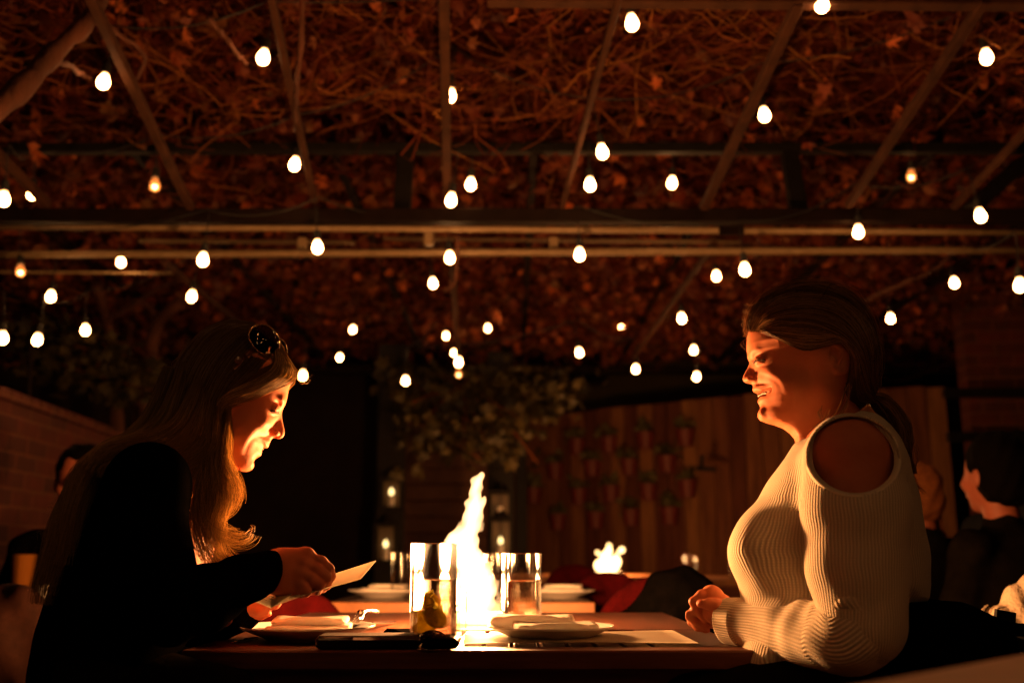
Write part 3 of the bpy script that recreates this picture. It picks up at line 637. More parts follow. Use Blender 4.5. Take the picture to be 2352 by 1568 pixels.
BL=[(240,193,40,0,'white bulb left of the sloping rafter in the upper left'),
(607,137,40,0,'bulb high up between the two left rafters'),
(355,428,34,1,'dim amber bulb with a visible filament left of the sloping rafter'),
(8,460,36,0,'bulb cut off by the left edge just above the main beam'),
(74,448,30,0,'bulb crossed by a twig, second from the left edge above the main beam'),
(679,381,34,0,'bulb just under the second rafter above the main beam'),
(1450,57,42,0,'largest bulb near the top, right of centre'),
(1886,15,44,0,'bulb cut off by the top edge in front of the upper beam'),
(2265,134,38,0,'bulb near the upper right corner'),
(1754,268,36,0,'bulb beside the steep rafter right of centre'),
(1381,352,36,0,'bulb right of centre, higher of the close pair above the main beam'),
(1355,428,34,0,'bulb right of centre, lower of the close pair above the main beam'),
(1082,427,32,0,'bulb split by a thin dark twig near the centre rafter'),
(1038,463,34,0,'bulb at the lower end of the straight centre rafter'),
(1036,222,34,0,'bulb half hidden behind the straight centre rafter'),
(1545,422,30,0,'small bulb above the main beam left of the steep rafter'),
(2094,406,30,1,'dim bulb with a bright filament between the two right rafters'),
(2250,499,34,0,'bulb level with the main beam near the right edge'),
(1972,535,32,0,'bulb hanging just under the main beam above the ponytailed woman'),
(2343,658,34,0,'bulb cut off by the right edge below the main beam'),
(2191,652,26,0,'bulb right of the ponytailed woman, left of the cut off one'),
(728,571,33,0,'bulb in front of the bright pipe beside the white clamp'),
(467,600,33,0,'bulb lighting a yellow patch of the bright pipe at left'),
(276,603,26,0,'small starry bulb just under the bright pipe at left'),
(45,625,30,1,'dim amber bulb at the left end of the bright pipe'),
(117,684,28,0,'bulb over the brick wall, highest of the lower left bulbs'),
(442,683,28,0,'bulb directly above the crown of the blonde woman'),
(195,760,26,0,'bulb beside the top of the vine trunk'),
(87,782,28,0,'bulb over the brick wall with a wire running down below it'),
(5,778,30,0,'lower bulb cut off by the left edge above the brick wall'),
(1032,594,30,0,'bulb below the centre of the bright pipe with its base in view'),
(993,652,26,0,'bulb touching the curled hanging branch near the centre'),
(1331,588,32,0,'bulb on the bright pipe right of centre'),
(1645,636,25,0,'smaller bulb of the pair left above the ponytailed woman'),
(1710,622,32,0,'larger bulb of the pair left above the ponytailed woman'),
(1565,733,25,0,'bulb crossed by a thin bar, left of the forehead of the ponytailed woman'),
(2045,733,24,0,'bulb right behind the head of the ponytailed woman'),
(812,758,19,1,'tiny distant bulb, upper of the two right of the sunglasses'),
(781,822,18,1,'tiny distant bulb, lower of the two right of the sunglasses'),
(1120,755,19,1,'tiny distant bulb right of the centre column of lights'),
(1024,772,18,1,'tiny bulb, topmost of the centre column of lights'),
(1043,811,17,1,'tiny bulb, second in the centre column of lights'),
(1054,833,24,0,'brightest and largest bulb of the centre column of lights'),
(1052,860,20,1,'tiny bulb, lowest of the centre column of lights'),
(931,876,22,0,'starry bulb above the dark leaves between the women'),
(696,864,24,0,'bulb touching the forehead hair of the blonde woman'),
(1329,811,22,0,'bulb above the dark rear windows'),
(1427,752,16,1,'faintest tiny bulb under the rear roof, right of centre'),
(1461,849,21,0,'bulb just right of the dark rear windows'),
(1594,805,21,0,'upper of two stacked bulbs left of the smiling face'),
(1601,866,21,0,'lower of two stacked bulbs left of the smiling face')]
# bulbs of the same strings that hang over and behind the viewpoint (mirrored in the sunglasses)
BX=[]
for i,(x,y) in enumerate([(-2.2,.9),(-1.1,.6),(0.1,.8),(1.2,.5),(2.3,.9),(-1.7,-.3),(-.6,-.5),(.6,-.2),(1.8,-.4),(-2.4,-1.4),(-1.2,-1.6),(0,-1.3),(1.3,-1.6),(2.5,-1.3),(-.6,-2.6),(.8,-2.7),(2.1,-2.4),(-2.0,-2.5)]):
    BX.append((x,y,2.35+.12*math.sin(i*2.1)))
protos={}
for (x,y,w_,dim,lb) in BL:
    Y=min(9.0,.050*FPX/max(w_-3.5,8))
    s=1.0
    c=P(x,y,Y);small=w_<20
    key=1 if (dim and not small) else (2 if small else 0)
    if key not in protos:
        protos[key]=t=make_bulb(key==1)
        ch=list(t.children)
    else:
        src=protos[key];t=src.copy();COL.objects.link(t)
        for c1 in src.children:
            k=c1.copy();COL.objects.link(k);k.parent=t
            for c2 in c1.children: k2=c2.copy();COL.objects.link(k2);k2.parent=k
    t.location=(c[0],c[1],c[2]+.033);t.scale=(.87,.87,.90);t.rotation_euler=(R(rng.uniform(-9,9)),R(rng.uniform(-9,9)),rng.uniform(0,6))
    tag(t,lb,'light bulb','warm bulbs strung under the pergola')
rw_=['nearest','second','third','fourth'];
for i,(x,y,z) in enumerate(BX):
    src=protos[0];t=src.copy();COL.objects.link(t)
    for c1 in src.children: k=c1.copy();COL.objects.link(k);k.parent=t
    t.location=(x,y,z);tag(t,'festoon bulb hanging out of view above the viewpoint','light bulb','warm bulbs out of view above the viewpoint')
# cables the bulbs hang from
def cable(pts,label,sag=.05):
    b=MB();Q=[]
    for i in range(len(pts)-1):
        p=pts[i];q=pts[i+1];f=np.linspace(0,1,8)[:-1 if i<len(pts)-2 else None]
        for u in f: Q.append(p+(q-p)*u-np.array([0,0,sag*4*u*(1-u)]))
    b.tube(Q,.003,5);tag(b.build('light_cable',M['cord'],None,True),label,'cable','cables carrying the bulbs')
def bp(i): x,y,w_=BL[i][:3];Y=min(9,.050*FPX/max(w_-3.5,8));return P(x,y,Y)+[0,0,.22]
for ids,lb in(((0,1,6,7),'black cable sagging across the top of the view from left to right'),((3,4,2,5,14,10,9,8),'black cable carrying the row of bulbs above the main beam'),((24,22,21,30,32,34,18,17),'black cable along the bright pipe'),((28,27,26,31,33,20,19),'black cable above the crown of the blonde woman'),((38,40,44,46,48),'thin distant cable under the rear roof')):
    cable([bp(i) for i in ids],lb)
p=P(72,790,5.6);b=MB();b.tube([p,p*[1,1,0]+[0.02,0,1.7]],.012,6);tag(b.build('thin_pole',M['beam']),'thin dull pole below a bulb above the brick wall','pole')
# ============================================================= tables
TZ=.75
M['woodedge']=mat('brightened_wood_edge',(.10,.030,.015),.5,spec=.25,col2=(.17,.055,.026),scale=11,stretch=(.6,6,6),bump=.3)  # lighter copy of the table wood: brightness on edge and aprons put into the colour
def fire_table(name,x0,x1,y0,y1,label,slats=True,edge='wood',top='wood'):
    cx,cy=(x0+x1)/2,(y0+y1)/2;t=empty(name,(cx,cy,0));tag(t,label,'table');hw,hd=(x1-x0)/2,(y1-y0)/2;T=.030
    if slats:
        b=MB();a=.10;ix0,ix1=-.17,.30;iy0,iy1=-hd+.06,-hd+.42
        # frame boards
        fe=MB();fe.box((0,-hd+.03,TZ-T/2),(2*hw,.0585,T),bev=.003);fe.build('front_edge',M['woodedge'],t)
        b.box((0,(iy1+hd)/2,TZ-T/2),(2*hw,hd-iy1-.003,T),bev=.003)
        b.box(((-hw+ix0)/2,(iy0+iy1)/2,TZ-T/2),(ix0+hw-.003,iy1-iy0-.004,T),bev=.003)
        b.box(((hw+ix1)/2,(iy0+iy1)/2,TZ-T/2),(hw-ix1-.003,iy1-iy0-.004,T),bev=.003)
        b.build('tabletop',M[top],t)
        b=MB();n=10;sw=(ix1-ix0)/n
        for i in range(n): b.box((ix0+(i+.5)*sw,(iy0+iy1)/2,TZ-T/2-.001),(sw-.007,iy1-iy0-.008,T-.004),a=rng.random(),bev=.002)
        b.build('slat_insert',M[top],t);t['slats']=1
    else:
        b=MB();n=7
        for i in range(n): b.box((-hw+(i+.5)*2*hw/n,0.01,TZ-T/2),(2*hw/n-.003,2*hd-.02,T),a=rng.random(),bev=.002)
        b.build('tabletop',M[top],t)
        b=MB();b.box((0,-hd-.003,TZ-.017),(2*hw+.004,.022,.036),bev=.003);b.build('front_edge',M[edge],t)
    b=MB()
    for s in(-1,1): b.box((0,s*(hd-.05),TZ-T-.035),(2*hw-.16,.022,.07));b.box((s*(hw-.05),0,TZ-T-.035),(.022,2*hd-.13,.07))
    b.build('apron',M['woodedge'],t)
    for sx in(-1,1):
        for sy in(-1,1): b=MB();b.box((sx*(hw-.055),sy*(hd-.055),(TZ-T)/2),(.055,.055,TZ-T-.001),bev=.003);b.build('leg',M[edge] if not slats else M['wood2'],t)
    return t
FX0=P(415,1478,1.61)[0];FX1=P(1742,1480,1.61)[0]
fire_table('dining_table',FX0,FX1,1.61,2.60,'dark wooden table between the two women with slatted middle and open fire')
fire_table('dining_table',P(746,1380,3.1)[0],P(1364,1380,3.1)[0],3.10,4.02,'second wooden table with an orange lit front edge behind the fire',False,'wood2','wood')
fire_table('dining_table',P(1135,1310,6.3)[0],P(1530,1310,6.3)[0],6.3,7.2,'far table carrying the small distant fire',False,'wood2','wood2')
fire_table('dining_table',P(1600,1302,5.6)[0],P(1790,1302,5.6)[0],5.6,6.5,'far table with a small clear tumbler left of the sweater',False,'wood2','wood2')
fire_table('dining_table',-2.75,-1.62,3.25,3.95,'dim side table at the left with a glass of beer',False,'wood','wood')
fire_table('dining_table',P(2112,1322,4.2)[0],P(2190,1322,4.2)[0]+.5,4.2,5.0,'side table behind the sweater holding a tall stemmed glass',False,'wood2','wood2')
# blurred foreground table corner
p=onz(1955,1575,.812);q=onz(2420,1488,.812);b=MB()
d=q-p;nn=np.array([d[1],-d[0],0])/np.linalg.norm(d[:2]);
V=[];
for zz in(.812,.775):
    for w_ in(p-d*.4,q+d*.6,q+d*.6+nn*.30,p-d*.4+nn*.30): V.append((w_[0],w_[1],zz))
b.add(V,[[3,2,1,0],[4,5,6,7],[0,1,5,4],[1,2,6,5],[2,3,7,6],[3,0,4,7]])
t=empty('counter',(p[0],p[1],0));tag(t,'pale wooden ledge blurred in the lower right foreground','counter')
mm=mat('pale_ledge',(.60,.34,.22),.6,col2=(.5,.27,.17),scale=8)
o=b.build('ledge_top',mm);pp(o,t);o.matrix_parent_inverse=Matrix.Translation((-p[0],-p[1],0))
b=MB();c=(p+q)/2+nn*.12;b.box((c[0]-p[0],c[1]-p[1],.387),(.05,.05,.774));b.build('leg',M['wood'],t)
# ---------------------------------------------------------- fire burner and flames
fx,fy,fyY=1098,1440,1.92
F0=onz(1096,1426,TZ);F0[2]=TZ
t=empty('fire_burner',tuple(F0));tag(t,'shallow metal burner tray with stones under the tall central flame','burner')
b=MB();b.box((0,0,.003),(.17,.22,.006),bev=.002)
for s in(-1,1): b.box((s*.083,0,.010),(.005,.22,.010));b.box((0,s*.108,.010),(.160,.005,.010))
b.build('tray',mat('burner_steel',(.5,.45,.4),.35,metal=.8),t)
b=MB()
for i in range(46):
    a=np.array([rng.uniform(-.065,.065),rng.uniform(-.09,.09),.012]);r=rng.uniform(.007,.013)
    b.box(a,(r*2,r*1.6,r*1.3),rot=np.array(Matrix.Rotation(rng.uniform(0,6),3,Vector(rng.normal(size=3))).to_3x3()),bev=r*.5)
o=b.build('stones',M['stone'],t);o['kind']='stuff'
def flame_mat(name,st,col=(1,.42,.10)):
    m,nt,bs,out=nmat(name);nt.nodes.remove(bs);e=nt.nodes.new('ShaderNodeEmission');e.inputs[0].default_value=(*col,1);e.inputs[1].default_value=st
    nt.links.new(e.outputs[0],out.inputs['Volume']);return m
M['flame']=flame_mat('flame_gas',80,(1,.50,.20))
def flame(name,chains,Y,h,label,mt,grp=None,kk=.006):
    c0=P(chains[0][0][0],chains[0][0][1],Y);s=Y/FPX
    al=np.array([P(x,y,Y) for ch in chains for (x,y,r,*_) in ch]);S=SDF(al.min(0)-.06,al.max(0)+.06,h)
    for ch in chains:
        pts=[P(c[0],c[1],Y+(c[3] if len(c)>3 else 0)) for c in ch];S.chain(pts,[c[2]*s for c in ch],kk)
    nz=.0022*np.sin(S.X*60+S.Z*38)*np.sin(S.Y*50+S.Z*30+1)+0*S.Y
    S.f=S.f+nz.astype(np.float32)
    V,Q=S.mesh();V=relax(V,Q,2)
    o=mesh_np(name,V,Q,mt,smooth=True);tag(o,label,'flame',grp);return o
FLY=2.13
fo=[(1109,1077),(1103,1083),(1091,1092),(1084,1103),(1080,1115),(1078.6,1141),(1069.4,1156),(1065,1181),(1060,1207),(1047,1213),(1030,1222),(1019,1234),(1016,1251),(1022,1268),(1038,1284),(1045,1310),(1047,1350),(1052,1385),(1062,1400),(1068,1410),(1074,1426),(1116,1426),(1124,1410),(1134,1392),(1141,1365),(1140,1332),(1133,1318),(1122,1299),(1117,1274),(1107,1266),(1101,1258),(1098,1245),(1097,1231),(1102,1209),(1109,1180),(1115,1150),(1117,1137),(1114,1132),(1110,1140),(1106,1144),(1105,1130),(1110,1112),(1112.5,1094)]
fc=P(1098,1300,FLY)
pl=np.array([P(x,y,FLY)[[0,2]] for x,y in fo]);pl=np.array([pl[(i)%len(pl)] for i in range(len(pl))])
S=SDF((pl[:,0].min()-.02,FLY-.07,pl[:,1].min()-.01),(pl[:,0].max()+.02,FLY+.07,pl[:,1].max()+.02),.003)
wob=.012*np.sin(S.Z*28+1.);rag=.0022*np.sin(S.X*150+S.Z*95)*np.sin(S.Z*130+S.Y*40)+.0016*np.sin(S.X*300-S.Z*210)
S.f=(poly2d(pl,S.X[:,0,:],S.Z[:,0,:])[:,None,:]+11*(S.Y-FLY-wob)**2+rag).astype(np.float32)
for a,b_2,r0,r1 in(((1086,1421),(1060,1405),.010,.003),((1100,1421),(1140,1398),.012,.003),((1108,1424),(1160,1415),.009,.002),((1080,1424),(1056,1422),.008,.003),((1070,1424),(1050,1380),.007,.001),((1122,1424),(1156,1380),.009,.001),((1112,1424),(1172,1408),.008,.001),((1085,1424),(1036,1408),.007,.001),((1140,1405),(1150,1352),.006,.001),((1120,1300),(1136,1290),.008,.002),((1045,1262),(1030,1285),.008,.002),((1132,1350),(1150,1330),.008,.001),((1060,1215),(1052,1196),.005,.001),((1106,1215),(1114,1196),.005,.001)):
    S.cone(P(*a,FLY),P(*b_2,FLY),r0,r1,k=.012)
V,Q=S.mesh();V=relax(V,Q,2);o=mesh_np('flame',V,Q,M['flame'],smooth=True);tag(o,'tall bright flame rising from the middle of the front table','flame')
M['flame2']=flame_mat('far_flame_gas',160,(1,.55,.2))
flame('flame',[[(1386,1303,14),(1378,1298,13),(1392,1290,14),(1388,1276,9),(1398,1266,9),(1399,1252,6)],[(1428,1262,8),(1420,1268,5)],[(1408,1300,14),(1414,1288,13),(1416,1276,6)],[(1372,1268,6),(1378,1276,4)],[(1380,1306,10),(1410,1306,10)]],6.6,.008,'small clustered flame on the distant table right of centre',M['flame2'])
b=MB();c=onz(1395,1306,TZ+.001);c=P(1395,1306,6.6);c[2]=TZ;b.box(c+[0,0,.012],(.20,.16,.024),bev=.004);tag(b.build('fire_burner',M['steel']),'small burner tray under the distant clustered flame','burner')
# ---------------------------------------------------------- drinking glasses
def tumbler(name,px,pyb,Y,r,h,level,label,grp=None,lemon=False):
    c=P(px,pyb,Y);c[2]=TZ+.0008;t=empty(name,tuple(c));tag(t,label,'glass',grp)
    th=.0022;b=MB()
    prof=[(0,0),(r-.004,0),(r,.004),(r,h-.001),(r-th*.5,h),(r-th,h-.001),(r-th,.014),(r-th-.004,.010),(0,.010)]
    n=72;b.lathe(prof,n=n);o=b.build('glass_body',M['glass'],t,True)
    # slight waviness of blown glass
    me=o.data;co=np.zeros(len(me.vertices)*3,np.float32);me.vertices.foreach_get('co',co);co=co.reshape(-1,3)
    if level:
        b=MB();e=.0004;b.lathe([(0,.0104),(r-th-.0045,.0104),(r-th-e,.0142),(r-th-e,level-.0006),(r-th-e,level),(r-th-.003,level-.0008),(0,level-.0012)],n=n);b.build('water',M['water'],t,True)
    return t
def tumbler_wavy(o,amp):
    me=o.data;co=np.zeros(len(me.vertices)*3,np.float32);me.vertices.foreach_get('co',co);co=co.reshape(-1,3)
tumbler('tumbler',996,1467,1.71,.0400,.163,.104,'tall water glass in front of the flame with lemon and herbs',None)
c=P(996,1467,1.71);lt=empty('lemon_garnish',(c[0]-.006,c[1]-.004,TZ+.014));tag(lt,'lemon slices and herb sprig inside the nearer water glass','garnish')
for k,(dx,dy,dz,an) in enumerate(((-.008,.004,.022,70),(.010,-.004,.030,50),(.0,.008,.050,80))):
    b=MB();rot=np.array((Matrix.Rotation(R(an),3,'X')@Matrix.Rotation(R(30*k),3,'Y')).to_3x3());b.lathe([(0,-.003),(.019,-.003),(.021,0),(.019,.003),(0,.003)],(dx,dy,dz),24,M=rot);b.build('lemon_slice',M['lemon'],lt,True)
b=MB();C=rng.normal(size=(26,3))*[.009,.008,.014]+[.004,0,.050];leaves(b,C,rng.uniform(.009,.015,26),'oval');M['herb']=leafmat('garnish_leaf',[(.3,.3,.05),(.6,.5,.09),(.4,.36,.06)],.75);o=b.build('herb_leaves',M['herb'],lt);o['kind']='stuff'
tumbler('tumbler',1198,1425,2.06,.0400,.146,.092,'water glass standing right of the flame behind the right plate')
tumbler('tumbler',920,1362,3.42,.034,.145,0,'empty tumbler on the second table left of the flame')
tumbler('tumbler',1130,1362,3.42,.034,.145,0,'empty tumbler on the second table right behind the flame')
tumbler('tumbler',1585,1298,5.75,.035,.125,.06,'small tumbler on the far table left of the sweater')
tumbler('tumbler',1688,1296,5.85,.035,.12,.06,'tumbler on the far table touching the outline of the sweater')
# crystal dome candle holder
c=P(993,1476,1.635);c[2]=TZ;t=empty('candle_holder',tuple(c));tag(t,'small faceted crystal bowl upside down in front of the nearer water glass','candle holder')
b=MB();n=24;m=9;V=[]
for i in range(m):
    f=i/(m-1)*math.pi/2
    for j in range(n): a_=j*2*math.pi/n;rr=.0295*(1+.05*((i+j)%2));V.append((rr*math.cos(f)*math.cos(a_),rr*math.cos(f)*math.sin(a_),.0015+rr*.88*math.sin(f)))
i=np.arange(m-1)[:,None];j=np.arange(n)[None,:];k=(j+1)%n
b.add(V,np.stack(np.broadcast_arrays(i*n+j,i*n+k,(i+1)*n+k,(i+1)*n+j),-1).reshape(-1,4),[]);b.t.append(np.array([[(jj),(jj+n-1)%n,(jj+n//2)%n] for jj in []]).reshape(0,3)) if 0 else None
b.build('crystal_bowl',M['crystal'],t,False)
b=MB();b.lathe([(.024,.0006),(.030,.0006),(.031,.002),(.029,.003),(.024,.003)],n=32);b.build('rim',M['steel'],t,True)
# tea light glass left of flame (thin vertical tube)
p=onz(1062,1462,TZ+.001);b=MB();b.lathe([(0,0),(.0075,0),(.0075,.082),(.0065,.082),(.0065,.002),(0,.002)],tuple(p),20);tag(b.build('glass_tube',M['glass'],None,True),'slim amber lit glass tube between the nearer glass and the flame','glass')
# ---------------------------------------------------------- plates, napkins, cutlery
def plate(px,py,Y,r,label,grp=None,squash=1):
    c=P(px,py,Y);c[2]=TZ+.0006;b=MB();b.lathe([(0,.006),(r*.52,.006),(r*.60,.010),(r*.97,.024),(r,.0245),(r*.995,.0215),(r*.62,.004),(r*.56,0),(0,0)],n=64)
    o=b.build('plate',M['porcelain'],None,True);o.location=tuple(c);tag(o,label,'plate',grp);return c
def napkin(c,wx,wy,h,label,rot=0,layers=3,name='napkin',lip=.006):
    """folded cloth: stacked rounded layers with drooping, wavy edges"""
    b=MB();nx,ny=40,14
    for L_ in range(layers):
        z0=c[2]+h*L_/layers;hh=h/layers*.96;sx=wx*(1-.05*L_)/2;sy=wy*(1-.06*L_)/2;ox=rng.uniform(-1,1)*.005
        an=np.linspace(0,2*math.pi,nx*2,endpoint=False);ca,sa=np.cos(an),np.sin(an);e=.35
        X=np.sign(ca)*np.abs(ca)**e;Yv=np.sign(sa)*np.abs(sa)**e
        rings=[(0.0,1.0),(.82,1.),(.96,.93),(1.0,.5),(.96,.07),(.82,0),(0,0)]
        V=[]
        for (k,z) in rings:
            wz=.0022*np.sin(an*3+L_)+.0015*np.sin(an*7+L_*2)
            V.append(np.stack([X*sx*k+ox,Yv*sy*k,z0-c[2]+hh*z+wz*k*(z>.3)],1))
        V=np.array(V).reshape(-1,3);m=len(rings);n=len(an);i=np.arange(m-1)[:,None];j=np.arange(n)[None,:];k2=(j+1)%n
        b.add(V,np.stack(np.broadcast_arrays(i*n+j,(i+1)*n+j,(i+1)*n+k2,i*n+k2),-1).reshape(-1,4))
    o=b.build(name,M['napkin'],None,True);o.location=tuple(c);o.rotation_euler=(0,0,R(rot));tag(o,label,'napkin');return o
s17=lambda Y:Y/FPX
c=plate(705,1455,1.80,.118,'white plate at the left under a folded napkin')
napkin(c+np.array([.0,0,.0115]),.155,.13,.013,'white napkin folded flat on the left plate',4,2)
napkin(c+np.array([.006,.012,.0255]),.132,.07,.011,'upper white napkin roll lying on the left plate',1,1)
c=plate(1265,1443,1.80,.110,'white plate at the right of the flame under a napkin')
napkin(c+np.array([.008,-.008,.0115]),.150,.09,.017,'cream napkin folded lengthwise on the right plate',6,1)
o=napkin(c+np.array([-.030,.045,.020]),.150,.06,.018,'cream napkin draped behind on the right plate',-6,1)
for px,Y,lb in((880,3.45,'left'),(1285,3.42,'right')):
    c=plate(px,1370,Y,.12,'white plate at the %s of the second table'%lb)
    napkin(c+np.array([0,0,.012]),.17,.12,.016,'folded napkin on the %s plate of the second table'%lb,5,2)
    napkin(c+np.array([.01,.01,.029]),.13,.07,.012,'smaller napkin on top of the stack on the %s plate of the second table'%lb,-8,1)
def knife(p,q,label,cat='knife',w_=.016):
    b=MB();p=np.array(p);q=np.array(q);m=p+(q-p)*.52;b.bar(p,m,.010,.005,bev=.002);b.bar(m,q,w_,.0016,bev=.0006);tag(b.build(cat,M['steel']),label,cat)
def fork(p,q,label,bend=.012):
    p=np.array(p,float);q=np.array(q,float);d=q-p;t=empty('fork',tuple(p));tag(t,label,'fork')
    b=MB();pts=[];up=np.array([0,0,1])
    for f in np.linspace(0,.72,8): pts.append(d*f+up*bend*math.sin(f*2.6))
    b.tube(pts,[.0045,.004,.0035,.003,.0028,.0028,.004,.008],8);b.build('handle',M['steel'],t,True)
    b=MB();s=np.cross(d,up);s/=np.linalg.norm(s)
    for k in(-1.5,-.5,.5,1.5): b.tube([pts[-1]+s*k*.004,d*.84+up*(.004)+s*k*.0052,d+up*.002+s*k*.005],[.0018,.0014,.0007],6)
    b.build('tines',M['steel'],t,True)
z=TZ
e=onz(868,1405,TZ+.045);s=onz(800,1441,TZ+.022)
fork(onz(866,1404,TZ+.040),onz(812,1432,TZ+.024),'fork propped on the rim of the left plate pointing up to the right')
knife(onz(905,1429,TZ+.003),onz(800,1432,TZ+.026),'table knife reaching right from the rim of the left plate')
knife(onz(842,1440,TZ+.004),onz(700,1475,TZ+.003),'knife slanting under the left plate toward the brown wallet')
knife(onz(590,1464,TZ+.003),onz(540,1473,TZ+.003),'dull knife left of the left plate')
# wallet / phone case and dark cloth case
a_=onz(727,1474,TZ+.012);b_2=onz(957,1474,TZ+.012)
b=MB();c=(a_+b_2)/2;c[2]=TZ+.011;c[1]=1.655
b.box((0,0,0),(.165,.075,.020),bev=.006);o=b.build('leather_wallet',M['leather'],None,True);o.location=tuple(c);o.rotation_euler=(0,0,R(1));tag(o,'flat brown leather wallet at the front edge of the table','wallet')
def folded_cloth(pts,label,name,m):
    V=[];b=MB()
    P3=[np.array(p) for p in pts];n=len(P3);c=sum(P3)/n
    top=[p for p in P3];bot=[p-np.array([0,0,.008]) for p in P3]
    b.add(top+bot,[[i,(i+1)%n,n+(i+1)%n,n+i] for i in range(n)],None)
    if n==4: b.add(top,[[0,3,2,1]]);b.add(bot,[[0,1,2,3]])
    o=b.build(name,m);tag(o,label,'case');return o
g1=onz(880,1452,TZ+.012);g2=onz(913,1437,TZ+.030);g3=onz(1040,1474,TZ+.010);g4=onz(945,1476,TZ+.009)
b=MB()
for (p0,p1,w_,h0,h1) in((onz(925,1441,TZ+.02),onz(1020,1476,TZ+.012),.055,.022,.016),(onz(884,1456,TZ+.01),onz(935,1452,TZ+.012),.04,.016,.018)):
    b.bar(p0*[1,1,0]+[0,0,TZ+.012],p1*[1,1,0]+[0,0,TZ+.010],w_,.015,bev=.006)
tag(b.build('glasses_case',M['blackfab'],None,True),'black soft case lying beside the brown wallet','case')
# big menu on right front
def sheet(name,quad,th,m,label,cat,nseg=14,curl=0,parent=None,dark=None):
    A_,B_,C_,D_=[np.array(p,float) for p in quad];V=[];n=nseg
    for k in(0,1):
        for i in range(n+1):
            u=i/n
            for j in range(n+1):
                v=j/n;p=A_*(1-u)*(1-v)+B_*u*(1-v)+C_*u*v+D_*(1-u)*v;p=p+[0,0,curl*math.sin(u*math.pi)*.7+curl*.5*math.sin(u*5+v*2)-k*th];V.append(p)
    Nn=(n+1)**2;Q=[]
    for i in range(n):
        for j in range(n):
            a=i*(n+1)+j;q=[a,a+n+1,a+n+2,a+1];Q.append(q);Q.append([x+Nn for x in q[::-1]])
    e=[i*(n+1) for i in range(n+1)];f=[i*(n+1)+n for i in range(n+1)];g_=list(range(n+1));h=[n*(n+1)+j for j in range(n+1)]
    for L_ in(e,f,g_,h):
        for i in range(n): Q.append([L_[i],L_[i+1],L_[i+1]+Nn,L_[i]+Nn])
    o=mesh_np(name,V,np.array(Q),m,parent,True)
    if parent is None: tag(o,label,cat)
    return o
sheet('menu_card',[onz(1063,1477,TZ+.003),onz(1604,1474,TZ+.006),onz(1545,1447,TZ+.010),onz(1068,1456,TZ+.004)],.0012,M['paper'],'cream menu card lying along the front edge right of the flame','menu',curl=.002)
sheet('menu_card',[onz(1290,1466,TZ+.009),onz(1602,1473,TZ+.0105),onz(1548,1446,TZ+.012),onz(1290,1458,TZ+.010)],.0010,M['paper'],'upper fanned end of the cream menu by the hands of the woman in the sweater','menu',curl=.001) if False else None
# side table items
c=P(45,1392,3.5);c[2]=TZ;t=empty('beer_glass',tuple(c));tag(t,'tapered glass of amber beer on the dim left side table','glass')
b=MB();b.lathe([(0,0),(.030,0),(.032,.01),(.046,.165),(.044,.165),(.030,.012),(0,.010)],n=32);b.build('glass_body',M['glass'],t,True)
b=MB();b.lathe([(0,.012),(.029,.012),(.0415,.140),(0,.140)],n=32);b.build('beer',mat('beer',(.8,.30,.05),.1,trans=.6,ior=1.33),t,True)
c=P(108,1385,3.4);c[2]=TZ;b=MB();b.lathe([(0,0),(.030,0),(.036,.04),(.033,.04),(.028,.004),(0,.004)],tuple(c),24);tag(b.build('small_bowl',M['porcelain'],None,True),'small pale bowl on the dim left side table','bowl')
c=P(2137,1318,4.4);c[2]=TZ;t=empty('wine_glass',tuple(c));tag(t,'tall stemmed glass glinting just behind the back of the sweater','glass')
b=MB();b.lathe([(0,0),(.035,0),(.033,.003),(.006,.008),(.004,.06),(.005,.09),(.03,.115),(.038,.15),(.036,.20),(.030,.235),(.0285,.235),(.034,.20),(.036,.15),(.028,.118),(0,.10)],n=40);b.build('glass_body',M['glass'],t,True)
c=P(2160,1318,4.5);b=MB()
for i in range(14): b.box((c[0]+rng.normal()*.045,c[1]+rng.normal()*.02,TZ+.018+rng.random()*.02),(.03,.03,.03),rot=np.array(Matrix.Rotation(rng.uniform(0,6),3,Vector(rng.normal(size=3))).to_3x3()),bev=.008,a=rng.random())
o=b.build('red_garnish',mat('red_petals',(.5,.02,.01),.5,rnd=.4));o['kind']='stuff';tag(o,'heap of small red food on the table behind the sweater','food')
